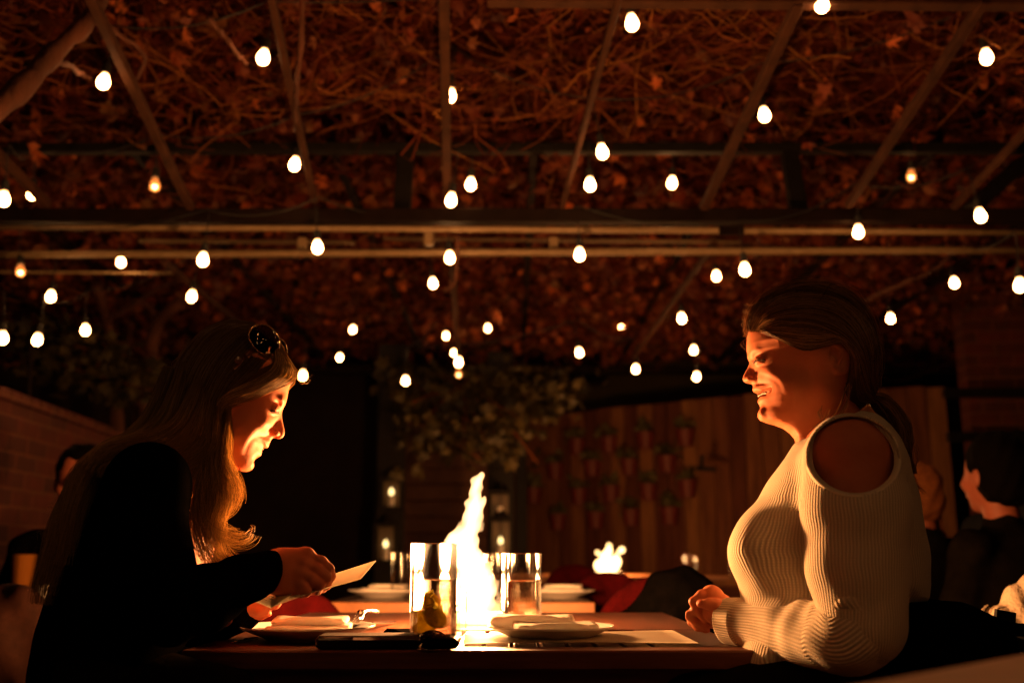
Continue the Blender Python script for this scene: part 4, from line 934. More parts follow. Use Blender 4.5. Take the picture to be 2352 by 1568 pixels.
# ---------------------------------------------------------- chairs with round red backs
def round_chair(px,py,Y,w_,h,rz,label,coat=None,fab='redfab'):
    """curved wrap-around back on four splayed legs; (px,py) top centre of backrest"""
    c=P(px,py,Y);top=c[2];t=empty('chair',(c[0],c[1],0));t.rotation_euler=(0,0,R(rz));tag(t,label,'chair','round backed red chairs')
    n=26;an=np.linspace(-1.25,1.25,n);b=MB();r=w_/2;base=top-h
    V=[]
    rings=[]
    for i,a in enumerate(an):
        x=math.sin(a)*r;y=math.cos(a)*r*.9-r*.9;f=abs(a)/1.25;zt=top-base;hh=(h)*(1-f**2.6)+.03
        prof=[(0,0),(.0,hh*.5),(0,hh-.02),(.010,hh-.004),(.022,hh),(.034,hh-.004),(.044,hh-.02),(.044,hh*.5),(.044,0)]
        nx,ny=math.sin(a),math.cos(a)
        for (o_,z_) in prof: V.append((x+nx*o_,y+ny*o_,base+z_))
    m=9;i=np.arange(n-1)[:,None];j=np.arange(m-1)[None,:]
    b.add(V,np.stack(np.broadcast_arrays(i*m+j,i*m+j+1,(i+1)*m+j+1,(i+1)*m+j),-1).reshape(-1,4))
    b.build('backrest',M[fab],t,True)
    b=MB();b.lathe([(0,.42),(r*.86,.42),(r*.93,.435),(r*.93,.47),(r*.86,.49),(0,.495)],(0,-r*.85,0),32);b.build('seat',M['darkfab'],t,True)
    for sx in(-1,1):
        for sy in(-1,1): b=MB();b.tube([(sx*r*.6,-r*.85+sy*r*.55,.42),(sx*r*.85,-r*.85+sy*r*.85,0)],[.014,.010],10);b.build('leg',M['black'],t,True)
    return t
round_chair(1396,1333,3.6,.30,.20,0,'red round backed chair beyond the right end of the second table')
round_chair(1318,1311,4.6,.28,.20,0,'red chair partly behind the napkins on the second table')
round_chair(1528,1346,3.0,.40,.22,-15,'red chair with a black coat left of the clasped hands')
round_chair(690,1384,2.85,.26,.20,25,'red chair between the menu and the second table')
b=None
S=SDF((-.3,-.2,-.3),(.3,.2,.2),.012);c=P(1560,1385,2.82);S.ell((0,0,0),(.11,.07,.10),k=.02);S.ell((.06,0,-.10),(.12,.08,.12),k=.05);S.ell((-.09,.02,-.06),(.10,.06,.05),k=.05);S.f+=(.006*np.sin(S.X*60)*np.sin(S.Z*50+S.Y*40)).astype(np.float32)
V,Q=S.mesh();o=mesh_np('coat',V,Q,M['blackfab'],mw=Matrix.Translation(tuple(c)));tag(o,'black coat heaped over the red chair left of the clasped hands','coat')
# ============================================================= people
def vnorm(V,Q):
    n=np.cross(V[Q[:,2]]-V[Q[:,0]],V[Q[:,3]]-V[Q[:,1]]);N=np.zeros_like(V)
    for i in range(4): np.add.at(N,Q[:,i],n)
    return N/(np.linalg.norm(N,axis=1)[:,None]+1e-12)
def fold(V,Q,F,curve,amp,w,bulge,bw,off,ymin=.008,side=1):
    """press a crease into both sides of a face along a side-view curve and swell the cheek beside it"""
    C=spline(np.array([F.L(x,y)[[0,2]] for x,y in curve]),40);N=vnorm(V,Q);P2=V[:,[0,2]]
    d=np.full(len(V),1e9);sg=np.zeros(len(V));tt=np.zeros(len(V))
    for i in range(39):
        a=C[i];e=C[i+1]-a;w_=P2-a;t=np.clip((w_@e)/(e@e),0,1);r=w_-t[:,None]*e;dd=np.linalg.norm(r,axis=1);m=dd<d
        d[m]=dd[m];sg[m]=np.sign(e[0]*w_[m,1]-e[1]*w_[m,0]);tt[m]=(i+t[m])/39
    sd=d*sg*side;fade=np.clip(np.sin(np.clip(tt,0,1)*math.pi),0,1)**.5*(np.abs(V[:,1])>ymin)*np.clip((np.abs(V[:,1])-ymin)/.01,0,1)
    k=-amp*np.exp(-(sd/w)**2)+bulge*np.exp(-((sd-off)/bw)**2)
    return V+N*(k*fade)[:,None]
def build_head(F,prof,qz,prims,h=.0016,pad=.012,neckcut=None):
    """prof: closed profile polygon in picture coords; qz: list (py,q) lateral curvature; prims(S,F)"""
    pl=np.array([F.L(x,y)[[0,2]] for x,y in prof]);mn=pl.min(0);mx=pl.max(0)
    S=SDF((mn[0]-pad,-.105,mn[1]-pad),(mx[0]+pad,.105,mx[1]+pad),h)
    X=S.X[:,0,:];Z=S.Z[0,:,:] if False else S.Z[:,0,:]
    d2=poly2d(pl,X,Z)
    return S,d2[:,None,:],pl
def skinmesh_attr(V,F,fn):
    return fn(V)
# ---- hair helper: lay side-view guide curves over the surface of a shape
def depthmap(S):
    """near-side (min y) surface of S.f for every (x,z); nan where empty"""
    ins=S.f<0;has=ins.any(1);i=np.argmax(ins,1);y=S.b[1]+i*S.h;j=ins.shape[1]-1-np.argmax(ins[:,::-1],1)
    return has,y.astype(float),(S.b[1]+j*S.h).astype(float)
def sample(mp,S,x,z):
    i=np.clip(((x-S.b[0])/S.h).round().astype(int),0,S.n[0]-1);k=np.clip(((z-S.b[2])/S.h).round().astype(int),0,S.n[2]-1);return mp[i,k]
def blurm(a,has,it=3):
    a=np.where(has,a,0);w_=has.astype(float)
    for _ in range(it):
        for ax in(0,1):
            a=(a+np.roll(a,1,ax)+np.roll(a,-1,ax));w_=(w_+np.roll(w_,1,ax)+np.roll(w_,-1,ax))
    return np.where(w_>0,a/np.maximum(w_,1e-9),0)
def fillmap(a,has,it=40):
    a=np.where(has,a,0.);w_=has.astype(float)
    for _ in range(it):
        sa=np.zeros_like(a);sw_=np.zeros_like(a)
        for dx,dz in((1,0),(-1,0),(0,1),(0,-1)): sa+=np.roll(a*w_,(dx,dz),(0,1));sw_+=np.roll(w_,(dx,dz),(0,1))
        m=(w_==0)&(sw_>0);a[m]=sa[m]/sw_[m];w_[m]=1
    return a
def combmaps(mh,SH,mr,SR,pad=.0015):
    xx=SR.X[:,0,0][:,None]+0*SR.Z[0,0][None,:];zz=SR.Z[0,0][None,:]+0*SR.X[:,0,0][:,None]
    inb=(xx>SH.b[0])&(xx<SH.b[0]+(SH.n[0]-1)*SH.h)&(zz>SH.b[2])&(zz<SH.b[2]+(SH.n[2]-1)*SH.h)
    hh=sample(mh[0],SH,xx,zz)&inb;a=sample(mh[1],SH,xx,zz)-pad;b=sample(mh[2],SH,xx,zz)+pad
    y0=np.where(mr[0],mr[1],9.);y0=np.where(hh,np.minimum(y0,a),y0);y1=np.where(mr[0],mr[2],-9.);y1=np.where(hh,np.maximum(y1,b),y1)
    has=mr[0]|hh;y0=fillmap(y0,has);y1=fillmap(y1,has);o=np.ones_like(has)
    return [o,blurm(y0,o,3),blurm(y1,o,3)]
def guides_to_strands(F,guides,n,m=22,jit=.0,side=-1,maps=None,S=None,lift=(.0,.003),fly=.0,yfree=None):
    """guides: list of side view curves [(px,py),...] ordered across the hair; strands interpolate neighbours"""
    G=[np.array([F.L(x,y)[[0,2]] for x,y in g]) for g in guides];G=np.array([spline(g,m) for g in G])
    u=rng.random(n)*(len(G)-1);i=np.minimum(u.astype(int),len(G)-2);f=(u-i)[:,None,None]
    C=G[i]*(1-f)+G[i+1]*f
    t=np.linspace(0,1,m)[None,:,None];ph=rng.random((n,1,1))*6.28;fr=rng.uniform(2,7,(n,1,1))
    C=C+jit*(np.sin(t*fr+ph)*rng.normal(size=(n,1,2))+.5*np.sin(t*fr*2.3+ph*2)*rng.normal(size=(n,1,2)))
    if fly>0: 
        k=rng.random(n)<.12;C[k]+=(fly*t*rng.normal(size=(n,1,2)))[k]
    x=C[:,:,0];z=C[:,:,1]
    has,y0,y1,=maps
    y=sample(y0 if side<0 else y1,S,x,z);l=rng.uniform(lift[0],lift[1],(n,1))
    y=y+side*l
    if yfree is not None: y=y+yfree(x,z,n)
    # smooth y along strand
    for _ in range(3): y[:,1:-1]=(y[:,:-2]+y[:,1:-1]*2+y[:,2:])/4
    return np.stack([x,y,z],2)
def hairmat(name,c1,c2,tl=.3,rough=.36,pwr=1.35):
    m,nt,b,out=nmat(name);N=nt.nodes.new;L=nt.links.new
    at=N('ShaderNodeAttribute');at.attribute_name='rnd';rp=N('ShaderNodeMix');rp.data_type='RGBA';rp.inputs[6].default_value=(*c1,1);rp.inputs[7].default_value=(*c2,1)
    pw=N('ShaderNodeMath');pw.operation='POWER';pw.inputs[1].default_value=pwr;L(at.outputs['Fac'],pw.inputs[0]);L(pw.outputs[0],rp.inputs[0]);L(rp.outputs[2],b.inputs[0]);b.inputs['Roughness'].default_value=rough;b.inputs['Specular IOR Level'].default_value=.6
    tr=N('ShaderNodeBsdfTranslucent');L(rp.outputs[2],tr.inputs[0]);mx=N('ShaderNodeMixShader');mx.inputs[0].default_value=tl
    L(b.outputs[0],mx.inputs[1]);L(tr.outputs[0],mx.inputs[2]);L(mx.outputs[0],out.inputs[0]);return m
M['hair_r']=hairmat('light_brown_hair',(.08,.030,.011),(.60,.31,.13),.45)
M['hair_l']=hairmat('blonde_hair',(.15,.065,.022),(1.0,.74,.36),.6)
M['lips']=mat('lips',(.42,.12,.09),.3,sss=.2);M['teeth']=mat('teeth',(.75,.68,.58),.25)
M['eye']=mat('eye_white',(.7,.66,.6),.15);M['lash']=mat('eyelashes',(.01,.006,.004),.7);M['nail']=mat('finger_nail',(.66,.40,.30),.2,sss=.2,coat=.4)
def ribmat(name,c1,c2,pitch=1.0):
    """rib knit driven by per-vertex rib coordinate"""
    m,nt,b,out=nmat(name);N=nt.nodes.new;L=nt.links.new
    a=N('ShaderNodeAttribute');a.attribute_name='rib';sp=N('ShaderNodeSeparateXYZ');L(a.outputs['Vector'],sp.inputs[0])
    def wv(sock,sh=0):
        mu=N('ShaderNodeMath');mu.operation='MULTIPLY';mu.inputs[1].default_value=2*math.pi;L(sock,mu.inputs[0]);s=N('ShaderNodeMath');s.operation='SINE';L(mu.outputs[0],s.inputs[0]);return s.outputs[0]
    r=wv(sp.outputs[0]);v=wv(sp.outputs[1])
    mr=N('ShaderNodeMapRange');mr.inputs[1].default_value=-1;mr.inputs[2].default_value=1;L(r,mr.inputs[0])
    mv=N('ShaderNodeMapRange');mv.inputs[1].default_value=-1;mv.inputs[2].default_value=1;mv.inputs[3].default_value=.80;L(v,mv.inputs[0])
    h=N('ShaderNodeMath');h.operation='MULTIPLY';L(mr.outputs[0],h.inputs[0]);L(mv.outputs[0],h.inputs[1])
    tc=N('ShaderNodeTexCoord');nz=N('ShaderNodeTexNoise');nz.inputs['Scale'].default_value=420;nz.inputs['Detail'].default_value=3;L(tc.outputs['Object'],nz.inputs[0])
    h2=N('ShaderNodeMath');h2.operation='MULTIPLY_ADD';h2.inputs[1].default_value=.5;L(nz.outputs[0],h2.inputs[0]);L(h.outputs[0],h2.inputs[2])
    bp=N('ShaderNodeBump');bp.inputs['Strength'].default_value=.6;bp.inputs['Distance'].default_value=.0016;L(h2.outputs[0],bp.inputs['Height']);L(bp.outputs[0],b.inputs['Normal'])
    mx=N('ShaderNodeMix');mx.data_type='RGBA';mx.inputs[6].default_value=(*c1,1);mx.inputs[7].default_value=(*c2,1);L(h.outputs[0],mx.inputs[0]);L(mx.outputs[2],b.inputs[0])
    b.inputs['Roughness'].default_value=.95;b.inputs['Sheen Weight'].default_value=.35;b.inputs['Sheen Roughness'].default_value=.5
    b.inputs['Subsurface Weight'].default_value=.12;b.inputs['Subsurface Radius'].default_value=(1,.7,.4);b.inputs['Subsurface Scale'].default_value=.006
    return m
M['knit']=ribmat('cream_rib_knit',(.62,.51,.37),(.92,.81,.63))
def hand(S,pal,fingers,thumb,k=.006,w0=None):
    for (a,b_,r1,r2) in pal: S.cone(a,b_,r1,r2,k=.012)
    for (pts,rs) in fingers+[thumb]: S.chain(pts,rs,k)
# =============================================================== RIGHT WOMAN (cream sweater)
D1=1.68
FR=Frame(1880,1000,D1);s=FR.s
W=empty('person',mat=FR.M);tag(W,'smiling woman with a low ponytail, cream cold shoulder sweater and clasped hands','person')
face=[(1717,777),(1716.6,790),(1716.3,803),(1718.4,812),(1718.6,817),(1717.6,821),(1720,827),(1723,833),(1721,841),(1716.5,850),(1711.5,859),(1707.6,867),(1706,873.5),(1707.6,879),(1713,883),(1720,883.2),(1726.5,884.4),(1729.4,889),(1729.8,894),(1728.6,898),(1730.3,902),(1737,905.5),(1741,910),(1742,917),(1740.5,921.5),(1740.2,927),(1744,932),(1747,937),(1745.4,942),(1742.4,947),(1741.3,953),(1742.3,960),(1748.6,967),(1761.7,971.7),(1781.5,974),(1801,981.6),(1817.8,992.5),(1827.7,1004),(1832,1024),(1838,1060),(1850,1110),(2010,1110),(2000,1000),(1984,960),(1982,920),(1992,860),(1994,800),(1980,745),(1945,702),(1895,682),(1840,682),(1790,700),(1748,725),(1724,752)]
def rwhead():
    S,d2,pl=build_head(FR,face,None,None)
    L=FR.L
    # lateral curvature q as function of height (metres -> fall-off)
    zs=[];qs=[]
    for py,q in((1110,9),(1030,10),(985,12),(972,16),(958,24),(944,26),(934,18),(920,16),(905,18),(893,26),(884,120),(872,170),(855,150),(840,70),(830,22),(818,12),(800,9),(770,10),(700,10)):
        zs.append(L(1740,py)[2]);qs.append(q)
    q=np.interp(S.Z[0,0],zs,qs)[None,None,:].astype(np.float32)
    Ya=np.abs(S.Y)
    f=d2+q*Ya*Ya
    # restrict curved slab to the face side; skull handled by ellipsoids
    S.f=np.maximum(f,d2).astype(np.float32)
    back=(S.X-L(1785,900)[0])
    S.f=np.where(back>0,S.f+back*1.2,S.f).astype(np.float32)
    e=lambda x,y,yy,rx,ry,rz,k=.012,op='+',rot=None:S.ellp(L(x,y,0)+[0,yy,0],(rx*s,ry,rz*s),k,op,rot)
    S.ell(L(1868,790),(122*s,.077,112*s),k=.02)
    S.ell(L(1905,820),(92*s,.078,100*s),k=.02);S.ell(L(1778,792),(58*s,.050,58*s),k=.03)
    S.ell(L(1808,850),(80*s,.058,85*s),k=.02)
    # jaw / cheeks
    S.conep(L(1788,950)+[0,-.018,0],L(1880,898)+[0,-.046,0],.021,.022,k=.02)
    S.conep(L(1880,898)+[0,-.047,0],L(1890,835)+[0,-.051,0],.020,.020,k=.02)
    e(1812,893,-.038,40,.026,40,.015)       # cheek fat
    e(1774,868,-.034,20,.018,17,.010)      # smiling cheekbone ball
    e(1793,915,-.028,20,.016,26,.012)
    S.ell(L(1818,932),(50*s,.044,42*s),k=.02)
    # brow ridge, socket
    e(1738,812,-.022,12,.018,8,.012)
    e(1730,836,-.037,9,.012,7,.010,'-')
    e(1745,843,-.0300,15,.0125,8,.004)
    e(1744,836,-.0305,15.5,.0132,8,.003)
    # nose
    S.cone(L(1727,838),L(1715,872),.0055,.0085,k=.006)
    e(1721,876,-.0105,8.5,.0068,7.5,.004)
    e(1733,877,-.0125,8,.006,8,.005)
    e(1724,884.5,-.0062,4.5,.0032,2.6,.002,'-')
    # mouth: open smile
    for (a,b_,r0,r1) in (((1733,899,-.001),(1748,901,-.017),.0056,.0044),((1748,900,-.017),(1765,899,-.029),.0044,.0034),((1765,899,-.029),(1781,892,-.0375),.0034,.0016),((1746,926,-.001),(1757,921,-.017),.0060,.0050),((1757,920,-.017),(1769,912,-.029),.0050,.0042),((1769,912,-.029),(1783,896,-.0375),.0042,.0016)):
        S.conep(L(a[0],a[1])+[0,a[2],0],L(b_[0],b_[1])+[0,b_[2],0],r0,r1,k=.004)
    S.ell(L(1754,911),(24*s,.0300,7.5*s),k=.002,op='-',rot=np.array(Matrix.Rotation(R(14),3,'Y')))
    S.conep(L(1752,909)+[0,-.027,0],L(1768,904)+[0,-.036,0],.0052,.0040,k=.002,op='-');S.conep(L(1768,904)+[0,-.036,0],L(1781,894.5)+[0,-.0415,0],.0040,.0014,k=.002,op='-')
    e(1750,954,-.000,13,.017,13,.012)
    # ear
    ec=L(1911,842)
    rot=np.array((Matrix.Rotation(R(-12),3,'Y')@Matrix.Rotation(R(14),3,'Z')))
    e(1912,842,-.072,22,.0065,36,.003,rot=rot)
    e(1905,842,-.0795,14,.0065,25,.003,'-',rot=rot)
    e(1899,846,-.074,7,.006,11,.003,rot=rot)
    e(1908,868,-.0745,9,.006,10,.004)
    S.conep(L(1922,822)+[0,-.0775,0],L(1910,858)+[0,-.0755,0],.0022,.0022,k=.003)
    # neck
    S.cone(L(1896,900),L(1925,1060),.048,.054,k=.03)
    S.cone(L(1852,985),L(1890,1070),.036,.045,k=.03)
    S.f=smax(S.f,d2-.0002,.004).astype(np.float32)
    return S
Sh=rwhead();Vh,Qh=Sh.mesh();Vh=relax(Vh,Qh,1,.4)
Vh=fold(Vh,Qh,FR,[(1737,868),(1752,876),(1768,885),(1780,896),(1785,908),(1785,918)],.0011,.0042,.0007,.0080,.010,side=1)
Vh=fold(Vh,Qh,FR,[(1735,848),(1750,853),(1768,850)],.0008,.0024,0,.005,.005)
TR=(R(8),FR.L(1890,900)[0],FR.L(1800,985)[2],FR.L(1800,1060)[2]);Vh=turnV(Vh,*TR)
maph=depthmap(Sh)
# --- torso/arm skin (visible inside the shoulder opening) + hands
S=SDF((-.32,-.34,-.45),(.36,.30,.08),.006)
L=FR.L
S.ell(L(1955,1120,.0),(.085,.12,.08),k=.05)
S.cone(L(1912,1010,.0),L(1950,1120,0),.048,.070,k=.03)
S.cone(L(1925,1040,-.02),L(1955,1050,-.12),.042,.056,k=.05)
S.cone(L(1955,1052,-.131),L(1966,1170,-.150),.0605,.050,k=.03);S.cone(L(1966,1170,-.150),L(1985,1440,-.175),.050,.036,k=.03)
S.cone(L(1925,1040,.02),L(1950,1060,.15),.045,.055,k=.05)
S.cone(L(1985,1440,-.185),L(1690,1415,-.015),.040,.024,k=.02)
S.cone(L(1950,1140,0),L(1930,1420,0),.08,.10,k=.04)
Vt,Qt=S.mesh();Vt=relax(Vt,Qt,2)
# clasped hands
hL=lambda x,y,d=0:L(x,y,-.015+d)
S=SDF(L(1565,1470,-.07),L(1720,1320,.08),.0013)
S.cone(hL(1690,1412),hL(1656,1403),.0225,.020,k=.01)
S.cone(hL(1656,1400),hL(1636,1372,.004),.0185,.0165,k=.012);S.cone(hL(1656,1412),hL(1634,1405,.004),.019,.017,k=.012);S.cone(hL(1640,1368,.004),hL(1634,1362,.016),.014,.014,k=.012)
near=[([(1636,1360,.004),(1612,1366,-.004),(1593,1381,-.006),(1601,1402,-.004),(1619,1424,.0)],[14,12,10.2,9.2,7.5]),
([(1628,1385,.006),(1600,1398,-.001),(1582,1413,.0),(1598,1430,.002),(1622,1440,.004)],[14,11.5,9.8,9,7.5]),
([(1628,1402,.012),(1604,1416,.010),(1588,1427,.010),(1602,1440,.010),(1624,1446,.012)],[13,10.5,9.2,8.3,7])]
for pts,rs in near: S.chain([hL(*p) for p in pts],[r*s for r in rs],.0035)
S.chain([hL(1664,1398,-.012),hL(1646,1390,-.020),hL(1628,1386,-.021),hL(1609,1385.5,-.019)],[15*s,12.5*s,11*s,9.3*s],.006)
# far hand wrapped around
far=[([(1660,1380,.040),(1628,1358,.040),(1608,1372,.030),(1598,1392,.022)],[15,13,10.5,9]),([(1650,1400,.045),(1618,1388,.040),(1594,1402,.030),(1590,1418,.022)],[15,12,10,8.5]),([(1650,1415,.045),(1618,1412,.040),(1598,1424,.030),(1600,1438,.022)],[14,11.5,9.5,8]),([(1655,1430,.042),(1628,1430,.036),(1610,1438,.028),(1620,1446,.02)],[13,10,8.5,7.5])]
for pts,rs in far: S.chain([hL(*p) for p in pts],[r*s for r in rs],.004)
S.cone(hL(1700,1425,.06),hL(1660,1400,.045),.021,.022,k=.012);S.cone(hL(1655,1412,.045),hL(1640,1395,.04),.021,.018,k=.012)
S.ell(hL(1611,1381.5,-.0263),(7*s,.0016,5*s),k=.0008)
Vn,Qn=S.mesh();Vn=relax(Vn,Qn,1,.4)
V,Q=joinm([(Vh,Qh),(Vt,Qt),(Vn,Qn)])
body=mesh_np('body',V,Q,M['skin'],W,True)
# teeth, eye line, lashes
b=MB()
for i in range(13):
    a=(i-6)/6*1.25;c=L(1762,908.6-1.2*(1-math.cos(a)))+[-(24*s)*math.cos(a)*.82,.0215*math.sin(a),0];b.box(c,(.0028,.0050,.0058 if abs(i-6)<4 else .0048),rot=np.array(Matrix.Rotation(-a*1.0,3,'Z')),bev=.0009)
b.v=[turnV(v,*TR) for v in b.v];b.build('teeth',M['teeth'],W,True)
b=MB()
for sd in(-1,1):
    b.tube(spline([L(1727,846)+[0,sd*.027,0],L(1733,841.5)+[0,sd*.0375,0],L(1745,840.5)+[0,sd*.0435,0],L(1760,844)+[0,sd*.0455,0]],12),[.0004]+[.0012]*9+[.0006,.0002],6)
    for i in range(9):
        f=i/8;p0=L(1729+f*24,842.5-math.sin(f*3)*1.5)+[0,sd*(.031+.013*f),0];b.tube([p0,p0+[-.0035,sd*.002,.0006],p0+[-.006,sd*.003,.002]],[.0004,.0003,.0001],4)
b.v=[turnV(v,*TR) for v in b.v];b.build('eyelashes',M['lash'],W,True)
b=MB()
for sd in(-1,1):
    for k_ in range(34):
        f=k_/33;c_=spline([L(1723,815)+[0,sd*.0165,0],L(1733,809)+[0,sd*.0295,0],L(1752,812)+[0,sd*.0415,0]],34)[k_]+rng.normal(size=3)*.0006;b.tube([c_,c_+[.0025,sd*.002,.0012]],[.0004,.0001],3)
b.v=[turnV(v,*TR) for v in b.v];b.build('eyebrows',M['hair_r'],W,True)
# --- hair
hairpoly=[(1733,772),(1724,748),(1732,722),(1750,698),(1780,676),(1834,663),(1887,659),(1930,669),(1968,702),(2003,752),(2010,790),(2008,846),(2005,890),(1998,915),(1990,930),(1968,945),(1938,935),(1926,905),(1934,885),(1938,850),(1932,820),(1908,803),(1888,806),(1862,808),(1838,806),(1800,790),(1772,776),(1750,768)]
hp=np.array([L(x,y)[[0,2]] for x,y in hairpoly])
S=SDF((hp[:,0].min()-.02,-.115,hp[:,1].min()-.02),(hp[:,0].max()+.02,.115,hp[:,1].max()+.02),.0028)
S.ell(L(1872,792),(134*s,.089,124*s),k=.02);S.ell(L(1920,830),(90*s,.086,108*s),k=.02);S.ell(L(1795,752),(78*s,.070,70*s),k=.03);S.cone(L(1930,860),L(1985,905),.068,.034,k=.03)
S.f=smax(S.f,poly2d(hp,S.X[:,0,:],S.Z[:,0,:])[:,None,:],.008).astype(np.float32)
Vc,Qc=S.mesh();Vc=relax(Vc,Qc,2);mapr=depthmap(S)
hs_=combmaps(maph,Sh,mapr,S)
mb=MB();mb.add(Vc,Qc,a=.15)
cr=[[(1714,768),(1722,730),(1750,698),(1800,672),(1880,664),(1950,690),(1995,750),(2008,820),(2002,905)],
[(1722,772),(1735,738),(1770,708),(1830,688),(1900,690),(1960,730),(1994,800),(1998,870),(2000,908)],
[(1728,774),(1748,748),(1790,730),(1850,722),(1915,740),(1960,790),(1982,850),(1994,895),(2000,912)],
[(1738,776),(1765,768),(1810,768),(1860,775),(1915,800),(1955,840),(1975,880),(1990,905),(1999,914)],
[(1750,782),(1785,798),(1830,812),(1870,812),(1905,802),(1945,825),(1962,870),(1980,905),(1998,918)],
[(1765,790),(1800,808),(1840,823),(1885,812),(1920,806),(1944,840),(1950,890),(1965,925),(1996,922)]]
for sd,n in((-1,2600),(1,500)):
    PT=guides_to_strands(FR,cr,n,26,.0016,sd,hs_,S,(.0012,.005),.004)
    strands(mb,PT,np.linspace(.00042,.00034,26)[None,:]*np.where(rng.random((n,1))<.15,1.6,1))
# crown/top strands bridging the part, silhouettes and flyaways
n=620;k=rng.integers(0,2,n);G=np.array([spline(np.array([L(x,y)[[0,2]] for x,y in g]),26) for g in cr[:2]]);f=rng.random(n)[:,None,None]*.8
C=G[0][None]*(1-f)+G[1][None]*f;yy=rng.uniform(-.055,.055,(n,1))*np.sin(np.linspace(.15,3,26))[None,:]
ex=rng.exponential(.0055,(n,1,1))*np.sin(np.linspace(0.2,2.9,26))[None,:,None];cen=L(1870,830)[[0,2]];C=C+(C-cen)/np.linalg.norm(C-cen,axis=2,keepdims=True)*(ex-np.abs(yy)[:,:,None]**2*4)
C+=.0022*np.sin(np.linspace(0,14,26)[None,:,None]*rng.uniform(.5,1.5,(n,1,1))+rng.random((n,1,2))*6)
strands(mb,np.stack([C[:,:,0],yy,C[:,:,1]],2),.0003)
# front hairline frizz
n=60;p0=np.stack([L(1712+rng.uniform(-2,12),rng.uniform(715,780)) for _ in range(n)]);PT=[]
for i in range(n):
    a=p0[i]+[0,rng.uniform(-.05,.05),0];d=np.array([rng.uniform(-.012,.004),rng.normal()*.006,rng.uniform(-.012,.016)]);e=a+d+[.012,0,-.008];PT.append(spline([a+[.015,0,.006],a,a+d*.6,e],26))
strands(mb,np.array(PT),.00028)
# ponytail
pony=[[(1996,905),(2025,905),(2058,935),(2082,970),(2090,1010),(2088,1050),(2100,1085)],[(1998,912),(2025,925),(2052,958),(2070,995),(2076,1030),(2078,1060),(2084,1090)],[(1998,918),(2020,945),(2040,985),(2052,1015),(2060,1040),(2066,1060),(2070,1080)]]
G=np.array([spline(np.array([L(x,y)[[0,2]] for x,y in g]),26) for g in pony])
n=2400;u=rng.random(n)*2;i=np.minimum(u.astype(int),1);f=(u-i)[:,None,None];C=G[i]*(1-f)+G[i+1]*f
t=np.linspace(0,1,26);wd=(.010+.026*np.sin(np.clip(t*1.1,0,1)*2.6))[None,:]
edge=np.sqrt(np.clip(1-((u-1)**2),0.02,1))[:,None]
yy=-.02+wd*edge*rng.uniform(-1,1,(n,1))+.004*np.sin(t[None,:]*9+rng.random((n,1))*6)
C+=.0035*np.sin(t[None,:,None]*rng.uniform(5,12,(n,1,1))+rng.random((n,1,2))*6)*t[None,:,None]
en=rng.random(n)*.35+.65
PT=np.stack([C[:,:,0],yy,C[:,:,1]],2)
for j in range(n):
    if rng.random()<.8: PT[j]=spline(PT[j][:int(26*en[j])],26)
strands(mb,PT,np.linspace(.00045,.0002,26))
Sx=SDF(L(1980,1110,-.09),L(2110,890,.06),.003);pts=[L(1998,912,-.005),L(2025,928,-.015),L(2052,962,-.02),L(2068,1000,-.02),L(2074,1035,-.02)];Sx.chain(pts,[.007,.011,.012,.008,.003],.02);v_,q_=Sx.mesh();mb.add(v_,q_,a=.1)
# loose wisps by the ear, neck and tip
wis=[[(1930,880),(1922,910),(1905,945),(1885,965),(1862,975)],[(1934,890),(1930,920),(1915,950),(1895,985)],[(1936,885),(1925,935),(1900,968),(1872,978),(1855,981)],[(2084,1080),(2100,1100),(2112,1118),(2122,1132)],[(2080,1060),(2094,1095),(2106,1115),(2115,1124)],[(2088,1000),(2104,1050),(2098,1085)],[(2002,760),(2018,800),(2016,850),(2003,890)],[(1870,690),(1900,655),(1950,662),(1985,700)],[(1890,940),(1882,955),(1876,968)],[(1871,938),(1866,950),(1869,962)]]
PT=[]
for g in wis:
    for _ in range(7):
        q=np.array([L(x+rng.normal()*3,y+rng.normal()*3,-.075 if x<1960 else -.04) for x,y in g]);q[:,1]+=rng.normal()*.008;PT.append(spline(q,26))
strands(mb,np.array(PT),.0003)
mb.v=[turnV(v,*TR) for v in mb.v];mb.build('hair',M['hair_r'],W,True)
b=MB();b.lathe([(.010,-.004),(.014,-.003),(.0145,.003),(.010,.004)],n=20,M=np.array(Matrix.Rotation(R(70),3,'Y')),c=L(2000,910,-.006),close=True);b.v=[turnV(v,*TR) for v in b.v];b.build('hair_tie',M['blackfab'],W,True)
# --- sweater body (torso) : slices from traced front/back outline
def torso_sdf(outline,wid,h,frame,ymid=0.0,pad=.02,p=2.3):
    pl=np.array([frame.L(x,y,ymid)[[0,2]] for x,y in outline]);mn,mx=pl.min(0),pl.max(0)
    wz=sorted([(frame.L(1900,py,ymid)[2],w_) for py,w_ in wid]);wm=max(w_ for _,w_ in wid)
    S=SDF((mn[0]-pad,ymid-wm-.09,mn[1]-pad),(mx[0]+pad,ymid+wm+.09,mx[1]+pad),h)
    d2=poly2d(pl,S.X[:,0,:],S.Z[:,0,:])[:,None,:]
    hw=np.interp(S.Z[0,0],[a for a,_ in wz],[b_ for _,b_ in wz])[None,None,:]
    # local half depth of the outline per height for rounding
    ins=(d2[:,0,:]<0);xa=np.where(ins.any(0),S.b[0]+np.argmax(ins,0)*h,0);xb=np.where(ins.any(0),S.b[0]+(ins.shape[0]-1-np.argmax(ins[::-1],0))*h,0)
    R_=np.maximum((xb-xa)/2,.03)[None,None,:];cx=((xa+xb)/2)[None,None,:]
    yn=np.abs(S.Y-ymid)/hw
    infl=R_*(1-np.maximum(1-yn**p,0)**(1/p))
    f=np.where(yn<1,d2+infl,np.maximum(d2+R_,0)+(yn-1)*hw+.0)
    S.f=f.astype(np.float32);return S,(xa,xb)
